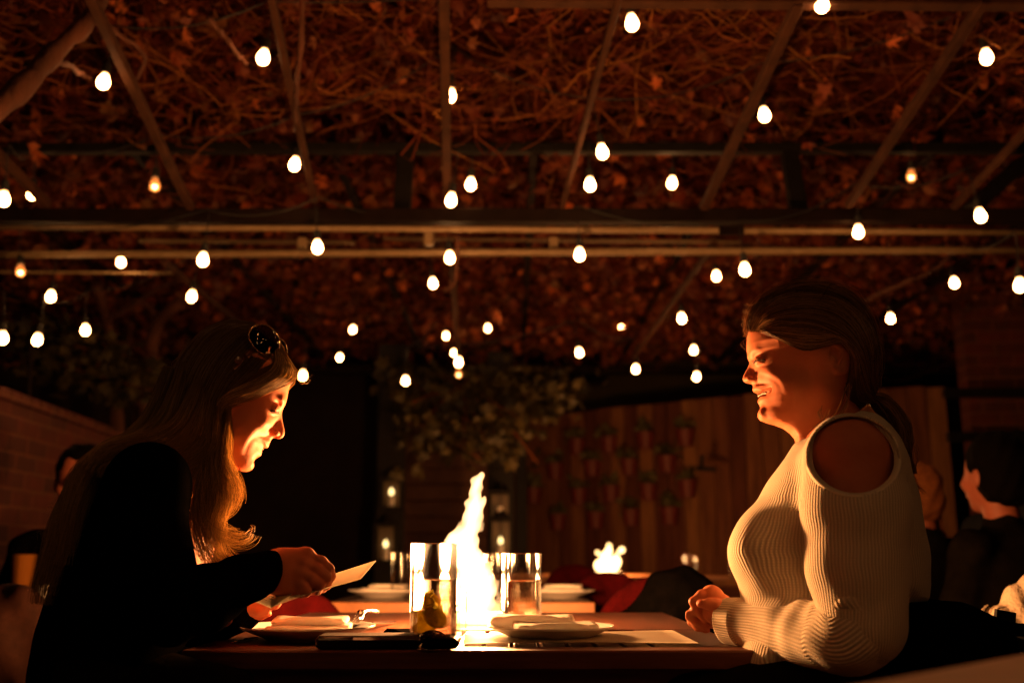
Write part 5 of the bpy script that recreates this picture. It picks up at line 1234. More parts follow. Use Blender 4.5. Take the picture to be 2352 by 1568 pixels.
out=[(1831,1022),(1865,1008),(1900,984),(1940,958),(1975,948),(2008,955),(2040,982),(2062,1008),(2085,1060),(2100,1120),(2118,1200),(2128,1280),(2133,1340),(2128,1372),(2100,1392),(2090,1450),(2060,1560),(1700,1560),(1710,1450),(1708,1372),(1699,1330),(1690,1290),(1686,1260),(1692,1238),(1710,1207),(1740,1158),(1770,1108),(1800,1063)]
S,(xa,xb)=torso_sdf(out,[(940,.045),(980,.075),(1020,.115),(1060,.145),(1130,.152),(1250,.145),(1350,.132),(1450,.14),(1560,.17)],.0042,FR)
# bust volume
S.ell(L(1752,1262,-.07),(62*s,.062,70*s),k=.04);S.ell(L(1752,1262,.07),(62*s,.062,70*s),k=.04)
# shoulder + upper sleeve
def arm(S,sd=-1):
    S.cone(L(1948,1040,sd*.09),L(1960,1062,sd*.135),.054,.064,k=.03)
    S.cone(L(1960,1062,sd*.135),L(1965,1170,sd*.155),.066,.069,k=.03)
    S.cone(L(1965,1170,sd*.155),L(1968,1300,sd*.165),.070,.067,k=.03);S.cone(L(1968,1300,sd*.165),L(1982,1430,sd*.178),.067,.058,k=.02)
arm(S,-1);arm(S,1)
Xo,Zo=S.X,S.Z
# neck opening: carve
S.cone(L(1880,880,0),L(1905,990,0),.066,.054,k=.008,op='-')
S.cone(L(1850,960,0),L(1868,1000,0),.036,.030,k=.010,op='-')
f0=S.f.copy()
# shoulder openings: remove cloth inside an ellipse seen from the side
hc=L(1960,1046,-.2);hr=np.array([88*s,85*s])*.985
Vs,Qs=S.mesh();Vs=relax(Vs,Qs,2)
arm_a=np.array([L(1962,1000,-.155),L(1985,1440,-.178)])
def rib_coord(V,n_t=168,pit=.0050):
    cx=np.interp(V[:,2],S.Z[0,0],(xa+xb)/2);hwx=np.interp(V[:,2],S.Z[0,0],np.maximum(xb-xa,.02)/2)
    th=np.arctan2(V[:,1],(V[:,0]-cx)*.9)
    # torso coordinate: distance along the girth measured from the front edge
    r_t=th/(2*math.pi)*n_t
    ab=arm_a[1]-arm_a[0];t=((V-arm_a[0])@ab)/(ab@ab);pc=arm_a[0]+np.clip(t,0,1)[:,None]*ab;dd=V-pc
    side=-np.sign(V[:,1]);
    r_a=np.arctan2(dd[:,0],-dd[:,1])*.068/pit
    isarm=(np.linalg.norm(dd,axis=1)<.078)&(V[:,1]<-.08)
    jit_=.16*np.sin(V[:,2]*61+V[:,0]*35)+.10*np.sin(V[:,2]*143+V[:,1]*80)
    return np.where(isarm,r_a,r_t)+jit_,V[:,2]/.0040,isarm
u_,v_,isarm=rib_coord(Vs)
# wrinkles
def wr(V,amp): return amp*(np.sin(V[:,0]*38+V[:,2]*52)*np.sin(V[:,1]*30+V[:,2]*21)+.5*np.sin(V[:,0]*90-V[:,2]*70))
cen=np.array([L(1930,1250,0)]);nrm=(Vs-cen);nrm[:,2]*=.2;nrm/=np.linalg.norm(nrm,axis=1)[:,None]+1e-9
Vs=Vs+nrm*wr(Vs,.0016)[:,None]
# crease where the sleeve meets the chest
inh=(((Vs[:,0]-hc[0])/hr[0])**2+((Vs[:,2]-hc[2])/hr[1])**2<1)&(np.abs(Vs[:,1])>.055)
keep=~inh[Qs].all(1);Qk=Qs[keep]
# cloth gets folded back at the opening: slide ragged rim vertices onto the ellipse
bnd=np.zeros(len(Vs),bool);bnd[Qk.ravel()]=True;mv=bnd&inh
ang=np.arctan2((Vs[mv,2]-hc[2])/hr[1],(Vs[mv,0]-hc[0])/hr[0]);Vs[mv,0]=hc[0]+np.cos(ang)*hr[0];Vs[mv,2]=hc[2]+np.sin(ang)*hr[1]
use=np.unique(Qk);mp_=np.full(len(Vs),-1);mp_[use]=np.arange(len(use))
sw=mesh_np('sweater',Vs[use],mp_[Qk],M['knit'],W,True,{'rib':np.stack([u_,v_,0*u_],1)[use]})
md=sw.modifiers.new('thick','SOLIDIFY');md.thickness=.004;md.offset=1
# rolled rim round each opening: follow surface depth
mt_=depthmap(SDF.__new__(SDF)) if False else None
S.f=f0;ins=depthmap(S);yn_=blurm(ins[1],ins[0],2)
an=np.linspace(0,2*math.pi,97);ex=hc[0]+np.cos(an)*hr[0]*1.0;ez=hc[2]+np.sin(an)*hr[1]*1.0
ey=sample(yn_,S,ex,ez);
for _ in range(8): ey=(np.roll(ey[:-1],1)+ey[:-1]*2+np.roll(ey[:-1],-1))/4;ey=np.r_[ey,ey[0]]
for sd in(1,-1):
    b=MB();b.tube(np.stack([ex,ey*sd-.001*sd,ez],1),.0058,10,caps=False);o=b.build('shoulder_trim',M['knit'],sw,True)
    me=o.data;a=me.attributes.new('rib','FLOAT_VECTOR','POINT');vv=np.zeros((len(me.vertices),3),np.float32);vv[:,0]=(np.arange(len(vv))%10)/10*3;vv[:,1]=.25;a.data.foreach_set('vector',vv.ravel())
# forearm sleeves: lofted tubes with real ribs and bunching
def sleeve(path,rad,name,n=240,m=150,ribs=54,parent=None,squash=1.0,cuff=.0):
    p=spline(np.array(path),m);r=spline(np.array(rad)[:,None]*np.ones((1,2)),m)[:,0] if False else np.interp(np.linspace(0,1,m),np.linspace(0,1,len(rad)),rad)
    tt=np.gradient(p,axis=0);tt/=np.linalg.norm(tt,axis=1)[:,None];up=np.array([0,-1.,0]);V=np.zeros((m,n,3));U=np.zeros((m,n,3));an=np.arange(n)*2*math.pi/n;arc=np.r_[0,np.cumsum(np.linalg.norm(np.diff(p,axis=0),axis=1))]
    for i in range(m):
        a=up-tt[i]*(up@tt[i]);a/=np.linalg.norm(a);b_=np.cross(tt[i],a)
        f=i/(m-1)
        bun=.0035*math.sin(arc[i]*95+1.3*math.sin(arc[i]*40))*(.35+.65*math.exp(-((f-.08)/.16)**2)*2)
        rr=r[i]*(1+.05*np.sin(an*3+arc[i]*22)+.03*np.sin(an*5-arc[i]*35))+bun*(.5+.5*np.cos(an-1.2))
        if arc[-1]-arc[i]<cuff: rr=r[i]*(1+.02*np.sin(an*3))+.003
        rr=rr+.0005*np.cos(an*ribs)
        V[i]=p[i]+rr[:,None]*(a[None]*np.cos(an)[:,None]+b_[None]*np.sin(an)[:,None]*squash);U[i,:,0]=an/(2*math.pi)*ribs;U[i,:,1]=arc[i]/.0042
    # inner turn at the cuff end
    end=V[-1];c=p[-1];inn=[c+(end-c)*.93-tt[-1]*.001,c+(end-c)*.80-tt[-1]*.02]
    V=np.concatenate([V]+[x[None] for x in inn],0);U=np.concatenate([U,U[-1:],U[-1:]],0);mm_=len(V)
    i=np.arange(mm_-1)[:,None];j=np.arange(n)[None,:];k=(j+1)%n
    Qq=np.stack(np.broadcast_arrays(i*n+j,i*n+k,(i+1)*n+k,(i+1)*n+j),-1).reshape(-1,4)
    o=mesh_np(name,V.reshape(-1,3),Qq,M['knit'],parent,True,{'rib':U.reshape(-1,3)})
    return o
sleeve([L(1975,1370,-.180),L(1990,1425,-.188),L(1960,1458,-.185),L(1900,1460,-.155),L(1820,1447,-.105),L(1740,1432,-.055),L(1672,1424,-.015)],[.052,.054,.052,.048,.042,.038,.034],'sleeve',parent=sw,cuff=.035,squash=1.0)
sleeve([L(1985,1400,.17),L(1940,1450,.16),L(1850,1445,.13),L(1760,1432,.08),L(1694,1424,.045)],[.052,.052,.046,.038,.030],'sleeve',parent=sw,cuff=.035)
# lap of the sweater and trousers under the table
S=SDF(L(1600,1700,-.25),L(2160,1490,.25),.007)
S.ell(L(1720,1590,-.03),(.085,.13,.062),k=.03);S.cone(L(1730,1590,-.05),L(1990,1560,-.04),.06,.10,k=.04);S.f+=(.004*np.sin(S.X*70+S.Z*40)*np.sin(S.Y*45)).astype(np.float32)
V,Q=S.mesh();V=relax(V,Q,2);mesh_np('sweater_hem',V,Q,M['knit'],sw,True,{'rib':np.stack([V[:,0]/.0085+V[:,2]/.02,V[:,2]/.006,0*V[:,0]],1)})
S=SDF((-.42,-.28,-.62),(.25,.28,-.22),.01);S.cone(L(1960,1640,-.1),L(1600,1650,-.1),.10,.07,k=.03);S.cone(L(1960,1640,.1),L(1600,1650,.1),.10,.07,k=.03)
V,Q=S.mesh();mesh_np('trousers',V,Q,M['darkfab'],W,True)
S=SDF((-.42,-.28,-1.25),(.25,.28,-.45),.012)
for y in(-.1,.1): S.cone(L(1600,1650,y),L(1630,2150,y),.065,.045,k=.02);S.cone(L(1630,2150,y),L(1540,2170,y),.04,.035,k=.02)
V,Q=S.mesh();mesh_np('lower_legs',V,Q,M['darkfab'],bpy.data.objects['trousers'],True)
# chair with black coat behind her
def plain_chair(Fm,px,y0,label,face):
    c=Fm.M@Vector(Fm.loc(P(px,1700,Fm.O[1])));base=(c[0],c[1],0);t=empty('chair',base);t.rotation_euler=(0,0,-Fm.h);tag(t,label,'chair')
    b=MB();b.box((0,0,.45),(.42,.42,.03),bev=.01);b.build('seat',M['wood'],t)
    for sx in(-1,1):
        for sy in(-1,1): b=MB();b.box((sx*.18,sy*.18,.217),(.035,.035,.434),bev=.003);b.build('leg',M['black'],t)
    b=MB()
    for sy in(-1,1): b.bar((face*.19,sy*.18,.466),(face*.25,sy*.18,.80),.03,.03)
    b.bar((face*.245,-.18,.77),(face*.245,.18,.77),.06,.02);b.build('backrest',M['black'],t);return t
plain_chair(FR,1985,0,'dark chair under the woman in the cream sweater',1)
S=SDF(L(1960,1640,-.26),L(2420,1360,.30),.007)
S.ell(L(2125,1478,-.03),(78*s,.16,100*s),k=.04);S.ell(L(2190,1510,-.02),(100*s,.17,90*s),k=.05);S.cone(L(2080,1560,-.05),L(2330,1590,-.05),.10,.10,k=.05);S.cone(L(2060,1480,-.06),L(2090,1560,-.06),.04,.08,k=.05)
S.f+=(.004*np.sin(S.X*45+S.Z*30)*np.sin(S.Y*35+S.Z*50)).astype(np.float32)
V,Q=S.mesh();V=relax(V,Q,2);o=mesh_np('coat',V,Q,M['blackfab'],mw=FR.M);tag(o,'black coat draped over the chair back behind the woman in the sweater','coat')
# =============================================================== LEFT WOMAN (black cardigan)
D2=1.68
FL_=Frame(430,1100,D2);s=FL_.s;L=FL_.L
W=empty('person',mat=FL_.M);tag(W,'blonde woman in a black cardigan bowing over a menu, sunglasses on her head','person')
face=[(672,868),(667,880),(663,892),(661.5,900),(660.3,908),(658.5,917),(656,926),(652.5,933),(649,940.5),(647,947),(646.4,955),(647.2,964),(648.8,972),(650.5,979.2),(652.6,987),(653.6,994),(653.3,999),(651.8,1003),(648.5,1007),(645,1009),(640,1010),(634,1009),(628.5,1006.3),(624.5,1008),(622,1011.5),(620.6,1016),(618,1021),(617,1025.4),(614.5,1029),(610,1030),(605,1029),(602.8,1033),(601.5,1037),(600.3,1041.3),(599.3,1046),(596,1048.5),(590,1050.5),(584.5,1054),(582,1058),(582.5,1063),(583.2,1068),(582,1072.5),(577.5,1078),(571,1081),(565.9,1082),(554.4,1080.5),(545.4,1076.6),(524.9,1074),(505,1080),(488,1105),(478,1150),(475,1200),(380,1200),(372,1110),(392,1010),(415,930),(440,850),(480,790),(520,768),(580,768),(630,790),(660,830)]
S,d2,pl=build_head(FL_,face,None,None)
# the face axis is tilted: height measured along the tilted axis
ax=np.array([L(668,880)[0]-L(580,1075)[0],L(668,880)[2]-L(580,1075)[2]]);ax/=np.linalg.norm(ax);ax2=np.array([.30,.954])
def av(px,py): q=L(px,py);return q[0]*ax2[0]+q[2]*ax2[1]
A_=S.X*ax2[0]+S.Z*ax2[1]
kn=[((480,1170),9),((540,1085),12),((570,1078),20),((582,1066),27),((583,1056),24),((592,1049),17),((601,1040),17),((613,1029),18),((620,1017),28),((628,1007),100),((640,1009),150),((652,1000),160),((650,980),130),((647,960),70),((650,938),26),((657,922),13),((662,895),8),((670,870),5),((640,800),4)]
zs=[av(*a) for a,_ in kn];o_=np.argsort(zs);q=np.interp(A_,np.array(zs)[o_],np.array([b for _,b in kn])[o_])
f=d2+q*S.Y**2
dep=-(S.X*.954-S.Z*.30-(L(575,930)[0]*.954-L(575,930)[2]*.30))
f=np.where(dep>0,f+dep*dep*14,f);S.f=f.astype(np.float32)
e=lambda x,y,yy,rx,ry,rz,k=.012,op='+',rot=None:S.ellp(L(x,y,0)+[0,yy,0],(rx*s,ry,rz*s),k,op,rot)
def RY(a): return np.array(Matrix.Rotation(R(a),3,'Y'))
S.ell(L(535,870),(125*s,.077,100*s),k=.02);S.ell(L(500,900),(85*s,.077,100*s),k=.02);S.ell(L(618,882),(42*s,.046,46*s),k=.03);S.ell(L(578,950),(62*s,.058,85*s),k=.02,rot=RY(20))
S.conep(L(553,1055)+[0,-.016,0],L(492,985)+[0,-.046,0],.020,.022,k=.02);S.conep(L(492,985)+[0,-.047,0],L(500,930)+[0,-.051,0],.020,.020,k=.02)
e(556,992,-.036,34,.024,38,.015);e(598,974,-.033,19,.018,16,.010,rot=RY(20))
S.ell(L(545,1020),(42*s,.044,50*s),k=.02,rot=RY(20))
e(644,925,-.022,8,.017,12,.010,rot=RY(-10))
e(638,940,-.038,7,.011,10,.008,'-',rot=RY(20));e(625,946,-.0305,14,.0130,12,.004);e(629,943,-.0305,12,.0135,11,.003)
S.cone(L(642,950),L(643,990),.0055,.0085,k=.006);e(633,997,-.010,8,.0066,8,.004);e(626,992,-.012,8,.006,9,.005);e(634,1007,-.0062,3,.0032,4.5,.002,'-',rot=RY(0))
S.conep(L(613,1022)+[0,-.002,0],L(586,1017)+[0,-.022,0],.0050,.0028,k=.004);S.conep(L(597,1042)+[0,-.002,0],L(583,1026)+[0,-.021,0],.0056,.0030,k=.004)
S.conep(L(605,1031)+[0,0,0],L(582,1021)+[0,-.0235,0],.0016,.0014,k=.002,op='-')
e(572,1062,0,14,.018,13,.012)
S.cone(L(500,970),L(425,1160),.047,.052,k=.03)
S.f=smax(S.f,d2-.0002,.004).astype(np.float32)
Vh,Qh=S.mesh();Vh=relax(Vh,Qh,1,.4);Sh=S;maph=depthmap(S)
Vh=fold(Vh,Qh,FL_,[(620,985),(607,996),(592,1006),(577,1020),(567,1037),(562,1052)],.0013,.0040,.0012,.0078,.010,side=-1)
Vh=fold(Vh,Qh,FL_,[(640,955),(628,962),(614,960)],.0008,.0022,0,.005,.005)
TL=(R(-4),L(510,900)[0],L(500,1085)[2],L(500,1165)[2]);Vh=turnV(Vh,*TL)
# chest + arms skin
S=SDF((-.32,-.25,-.42),(.12,.25,.10),.006);S.ell(L(350,1220),(.07,.12,.14),k=.05);S.cone(L(418,1120),L(380,1230),.046,.065,k=.04);S.ell(L(385,1250,0),(.068,.10,.09),k=.04)
Vt,Qt=S.mesh();Vt=relax(Vt,Qt,2)
# near hand holding the menu
yh=-.10
hL=lambda x,y,d=0:L(x,y,yh+d)
S=SDF(L(585,1400,-.19),L(790,1240,.05),.0013)
S.cone(hL(600,1315,0),hL(640,1312,0),.029,.031,k=.015)
S.cone(hL(640,1300,0),hL(698,1282,0),.0235,.0165,k=.02);S.cone(hL(645,1325,0),hL(690,1325,0),.024,.018,k=.02);S.cone(hL(650,1310,.005),hL(685,1338,.0),.022,.018,k=.02)
S.cone(hL(650,1286,0),hL(702,1280,.002),.013,.013,k=.012)
fg=[([(702,1281,0),(737,1292,-.002),(754,1307,-.001),(759,1322,.004),(752,1342,.012)],[17,14.5,13,11,8]),
([(697,1296,-.009),(728,1310,-.013),(748,1326,-.012),(749,1342,-.004),(736,1352,.008)],[17,14.5,13,11,8.5]),
([(690,1314,-.014),(714,1330,-.019),(732,1343,-.018),(728,1354,-.008),(712,1358,.004)],[16,14,12.5,10.5,8]),
([(680,1330,-.016),(694,1347,-.022),(702,1358,-.020),(694,1362,-.008),(684,1360,.002)],[15,13,11.5,9.5,8])]
for pts,rs in fg: S.chain([hL(*p) for p in pts],[r*s for r in rs],.0045)
S.chain([hL(650,1328,.028),hL(685,1340,.030),hL(718,1350,.026),hL(742,1352,.020)],[17*s,14*s,12*s,9*s],.006)
for x,y,d in((703,1270,-.004),(697,1292,-.021),(690,1314,-.027)): S.ell(hL(x,y,d+.004),(9*s,.006,6*s),k=.012)
Vn,Qn=S.mesh();Vn=relax(Vn,Qn,1,.4)
# far hand under the menu
S=SDF(L(500,1450,-.02),L(680,1340,.16),.0014)
gL=lambda x,y,d=0:L(x,y,.06+d)
S.cone(gL(510,1405),gL(560,1398),.026,.026,k=.015);S.cone(gL(560,1398),gL(590,1392,-.01),.026,.020,k=.015)
for pts,rs in [([(585,1385,-.02),(612,1392,-.028),(632,1388,-.03),(640,1383,-.03)],[14,11,10,8]),([(580,1398,-.022),(598,1404,-.03),(612,1403,-.03)],[14,11,9]),([(575,1408,-.005),(600,1412,-.01),(616,1408,-.012)],[13,10,8]),([(572,1390,.02),(600,1385,.03),(625,1378,.03)],[13,10,8])]:
    S.chain([gL(*p) for p in pts],[r*s for r in rs],.004)
Vf,Qf=S.mesh();Vf=relax(Vf,Qf,1,.4)
V,Q=joinm([(Vh,Qh),(Vt,Qt),(Vn,Qn),(Vf,Qf)]);mesh_np('body',V,Q,M['skin'],W,True)
b=MB()
for sd in(-1,1):
    b.tube(spline([L(640,953)+[0,sd*.024,0],L(634,951)+[0,sd*.036,0],L(624,953)+[0,sd*.0425,0],L(614,949)+[0,sd*.0445,0]],12),[.0004]+[.0011]*9+[.0006,.0002],6)
    for i in range(9): f=i/8;p0=L(636-f*16,952.5)+[0,sd*(.034+.009*f),0];b.tube([p0,p0+[.003,sd*.002,-.0035],p0+[.006,sd*.003,-.005]],[.0004,.0003,.0001],4)
    b.tube(spline([L(654,922)+[0,sd*.014,0],L(647,922)+[0,sd*.030,0],L(632,916)+[0,sd*.043,0]],9),[.0005]+[.0014]*6+[.0008,.0003],5)
b.v=[turnV(v,*TL) for v in b.v];b.build('eyelashes',M['lash'],W,True)
# lips colour
b=MB()
for sd in(-1,1): b.tube(spline([L(604,1032)+[0,0,0],L(599,1029)+[0,sd*.010,0],L(590,1025)+[0,sd*.019,0]],8),[.0012]*7+[.0004],6)
b.v=[turnV(v,*TL) for v in b.v];b.build('lip_line',M['lips'],W,True)
# --- hair cap
hp_=[(683,868),(672,846),(655,822),(640,798),(612,768),(575,745),(530,738),(490,745),(462,768),(440,800),(418,830),(400,862),(385,895),(372,930),(360,965),(395,1010),(440,1035),(480,1050),(510,1040),(516,1000),(514,960),(522,940),(560,935),(600,918),(640,893),(665,884)]
hp=np.array([L(x,y)[[0,2]] for x,y in hp_])
S=SDF((hp[:,0].min()-.02,-.12,hp[:,1].min()-.02),(hp[:,0].max()+.02,.12,hp[:,1].max()+.02),.0028)
S.ell(L(545,865),(135*s,.089,125*s),k=.03);S.ell(L(480,900),(105*s,.088,130*s),k=.03);S.cone(L(470,900),L(450,1010),.085,.075,k=.03);S.ell(L(612,848),(74*s,.071,68*s),k=.03)
S.f=smax(S.f,poly2d(hp,S.X[:,0,:],S.Z[:,0,:])[:,None,:],.010).astype(np.float32)
Vc,Qc=S.mesh();Vc=relax(Vc,Qc,2);mapr=depthmap(S);hs_=combmaps(maph,Sh,mapr,S)
mb=MB();mb.add(Vc,Qc,a=.1)
part=(600,768)
cr=[[(575,748),(520,742),(470,765),(430,820),(395,880),(365,950),(335,1010)],
[(585,752),(535,755),(490,785),(450,840),(415,910),(390,980),(370,1030)],
[(598,762),(555,775),(515,815),(480,870),(450,940),(425,1000),(405,1045)],
[(612,776),(580,800),(545,840),(510,890),(480,950),(460,1010),(450,1050)],
[(622,788),(600,820),(570,855),(535,895),(505,945),(490,1000),(485,1050)],
[(635,800),(620,835),(595,865),(560,895),(525,925),(508,965),(503,1020)]]
for sd,n in((-1,2600),(1,500)):
    PT=guides_to_strands(FL_,cr,n,28,.0018,sd,hs_,S,(-.0005,.0035),.004);strands(mb,PT,np.linspace(.00045,.00036,28),a=rng.random(n)[:,None]*np.linspace(.35,.95,28)[None])
# sweeping fringe
fr_=[[(640,802),(655,830),(672,855),(681,870),(668,884),(640,899),(600,918),(560,935),(522,952),(504,985),(496,1030)],[(632,800),(645,830),(655,855),(650,875),(625,895),(590,912),(555,925),(516,944),(498,980),(490,1020)],[(625,798),(632,825),(632,850),(615,875),(585,895),(550,910),(512,934),(494,970),(484,1010)]]
for sd,n in((-1,1300),(1,300)):
    PT=guides_to_strands(FL_,fr_,n,28,.0014,sd,hs_,S,(.001,.004),.003)
    strands(mb,PT,np.linspace(.00045,.0003,28),a=rng.random(n)**.8)
# --- hanging locks with volume
def lock(g,n,w_,y0,yw,wav=.004,fr0=6,taper=.75,m=30,frizz=.0032,rad=.00042,yt=None,a=None):
    G=spline(np.array([L(x,y)[[0,2]] for x,y in g]),m);t=np.linspace(0,1,m)
    tg=np.gradient(G,axis=0);tg/=np.linalg.norm(tg,axis=1)[:,None];nr=np.stack([-tg[:,1],tg[:,0]],1)
    r=np.sqrt(rng.random(n));th=rng.random(n)*6.28;env=(.75+.45*np.sin(t*2.6))*(1-.15*np.clip((t-taper)/(1-taper+1e-6),0,1))
    off=(r*np.cos(th))[:,None]*w_*s*env[None]+wav*np.sin(t[None]*fr0+rng.random((n,1))*1.4)*t[None]+frizz*np.sin(t[None]*rng.uniform(8,22,(n,1))+rng.random((n,1))*6)*t[None]
    C=G[None]+nr[None]*off[:,:,None]
    yy=y0+(r*np.sin(th))[:,None]*yw*env[None]+.002*np.sin(t[None]*9+rng.random((n,1))*6)
    if yt is not None: yy=yy+np.interp(t,np.linspace(0,1,len(yt)),yt)[None]
    PT=np.stack([C[:,:,0],yy,C[:,:,1]],2)
    for j in range(n):
        k=int(m*rng.uniform(.60,1.0));
        if k<m: PT[j]=spline(PT[j][:k],m)
    strands(mb,PT,np.linspace(rad,rad*.45,m),a=(.30+.70*rng.random(n))[:,None]*np.interp(np.linspace(0,1,m),[0,.12,.45,1],[.45,.6,1,1])[None] if a is None else a)
# back mass: cascading over the back
lock([(400,860),(375,930),(345,990),(300,1035),(250,1075),(205,1130),(170,1200),(145,1275),(122,1340),(106,1400)],1500,26,-.045,.055,.004,7,.5,yt=[0,.0,-.01,-.03,-.05,-.06,-.06])
lock([(430,850),(410,930),(385,990),(345,1025),(290,1050),(240,1090),(200,1150),(172,1230),(150,1310)],1300,26,-.05,.05,.005,7,.5,yt=[0,-.02,-.04,-.07,-.09,-.09])
lock([(470,880),(445,950),(420,1000),(380,1030),(330,1045),(280,1065),(235,1110)],1100,24,-.07,.03,.004,6,.5,yt=[0,-.02,-.05,-.09,-.11])
lock([(400,880),(350,980),(290,1050),(230,1110),(180,1180),(140,1260),(110,1330)],900,20,.04,.05,.004,7,.5)
# side mass between head and shoulder
lock([(480,900),(462,960),(450,1010),(425,1040),(395,1052)],800,26,-.075,.02,.003,5,.6,yt=[0,-.01,-.02,-.05])
lock([(500,930),(490,990),(482,1040),(455,1068),(425,1085),(400,1078)],700,20,-.075,.02,.004,5,.6,yt=[0,0,-.01,-.04])
lock([(495,960),(492,1030),(480,1070),(450,1100),(420,1108)],350,14,-.075,.015,.004,7,.6)
# front locks in the fire light
lock([(520,925),(514,985),(511,1020),(508,1060),(503,1100),(488,1125),(472,1150),(466,1190),(478,1222),(505,1240),(540,1246),(562,1236),(569,1216)],330,21,-.062,.018,.008,9,.55,m=40,frizz=.0045,yt=[0,-.01,-.04,-.06,-.06])
lock([(515,940),(518,1000),(519,1050),(526,1085),(532,1126),(525,1160),(508,1184),(497,1180)],240,18,-.058,.016,.007,9,.6,m=36,frizz=.0045,yt=[0,-.01,-.04,-.06])
lock([(505,940),(498,1010),(490,1060),(492,1110),(480,1160),(462,1205),(462,1240),(478,1272),(505,1292),(532,1298)],300,24,-.06,.02,.009,10,.55,m=40,frizz=.0045,yt=[0,-.01,-.05,-.07,-.07])
lock([(508,980),(505,1050),(515,1110),(505,1160),(485,1200),(490,1240),(520,1272),(552,1278),(560,1270)],260,19,-.055,.018,.009,11,.5,m=40,frizz=.005,yt=[0,-.02,-.06,-.07,-.06])
lock([(495,1000),(480,1070),(462,1110),(448,1150),(452,1200),(466,1250),(488,1300),(500,1320)],260,20,-.06,.02,.004,6,.5,m=36,yt=[0,-.02,-.06,-.08,-.06])
lock([(515,940),(510,1010),(505,1080),(500,1150),(490,1220),(500,1280)],500,20,.05,.02,.004,6,.5,m=36)
# wisps
for g,n_ in (([(150,1170),(135,1160),(118,1165),(108,1160)],10),([(150,1250),(115,1240),(95,1225),(85,1240)],14),([(160,1270),(130,1280),(100,1262)],12),([(395,870),(380,880),(360,930),(350,960)],16),([(335,1010),(300,1030),(270,1040)],16),([(678,866),(690,866),(700,875),(712,873)],7),([(682,868),(694,880),(708,878)],5),([(560,1230),(580,1215),(572,1190)],6),([(520,930),(470,950),(440,985)],20),([(524,950),(530,1000),(522,1050)],14),([(440,790),(420,830),(395,870)],20)):
    lock(g,n_,7,-.03,.04,.002,5,.6,frizz=.003,rad=.00026)
mb.v=[turnV(v,*TL) for v in mb.v];mb.build('hair',M['hair_l'],W,True)
# --- cardigan
out=[(345,1046),(375,1047),(400,1056),(418,1075),(430,1115),(438,1160),(446,1220),(452,1280),(462,1310),(500,1330),(520,1400),(480,1440),(430,1470),(415,1500),(410,1600),(60,1600),(66,1540),(82,1450),(105,1380),(130,1300),(160,1215),(195,1150),(240,1096),(290,1058)]
S,_x=torso_sdf(out,[(1040,.11),(1080,.155),(1140,.175),(1250,.17),(1400,.17),(1600,.19)],.006,FL_)
S.cone(L(345,1085,-.12),L(340,1110,-.16),.040,.055,k=.03);S.cone(L(340,1110,-.160),L(350,1290,-.185),.058,.052,k=.03);S.cone(L(350,1290,-.185),L(390,1400,-.19),.052,.052,k=.03)
S.cone(L(345,1085,.12),L(340,1110,.16),.040,.055,k=.03);S.cone(L(340,1110,.16),L(380,1390,.18),.058,.05,k=.03)
S.cone(L(465,1100,0),L(480,1290,0),.030,.030,k=.02,op='-')   # open front
V,Q=S.mesh();V=relax(V,Q,2);cd=mesh_np('cardigan',V,Q,M['blackfab'],W,True)
S=SDF(L(330,1530,-.30),L(660,1230,.02),.005)
S.cone(L(390,1400,-.19),L(470,1375,-.165),.052,.044,k=.03);S.cone(L(470,1375,-.165),L(560,1329,-.13),.044,.0345,k=.03);S.cone(L(560,1329,-.13),L(618,1311,-.108),.0345,.0335,k=.02)
S.f=smax(S.f,((S.X-L(634,1300)[0])+ (S.Z-L(634,1300)[2])*.22)*np.ones_like(S.Y),.004).astype(np.float32)
S.f+=(.0022*np.sin(S.X*85+S.Z*30)*np.sin(S.Y*50+S.Z*60)).astype(np.float32)
V,Q=S.mesh();V=relax(V,Q,2);mesh_np('sleeve',V,Q,M['blackfab'],cd,True)
S=SDF(L(330,1530,-.03),L(640,1330,.27),.006);S.cone(L(380,1400,.18),L(470,1425,.13),.05,.045,k=.03);S.cone(L(470,1425,.13),L(556,1400,.065),.045,.036,k=.02);V,Q=S.mesh();mesh_np('sleeve',V,Q,M['blackfab'],cd,True)
b=MB();b.tube(spline([L(398,1060,-.085),L(412,1100,-.095),L(408,1150,-.12),L(404,1230,-.135),L(402,1300,-.14)],30),.0022,6);b.build('seam',M['darkfab'],cd,True)
S=SDF(L(60,1760,-.28),L(560,1440,.28),.01)
for y in(-.1,.1): S.cone(L(200,1620,y),L(520,1640,y),.10,.07,k=.03)
V,Q=S.mesh();mesh_np('trousers',V,Q,M['darkfab'],W,True)
S=SDF((-.2,-.28,-1.25),(.25,.28,-.40),.012)
for y in(-.1,.1): S.cone(L(520,1640,y),L(500,2180,y),.065,.04,k=.02);S.cone(L(500,2180,y),L(590,2200,y),.04,.035,k=.02)
V,Q=S.mesh();mesh_np('lower_legs',V,Q,M['darkfab'],bpy.data.objects['trousers.001'],True)
plain_chair(FL_,150,0,'dark chair under the blonde woman',-1)
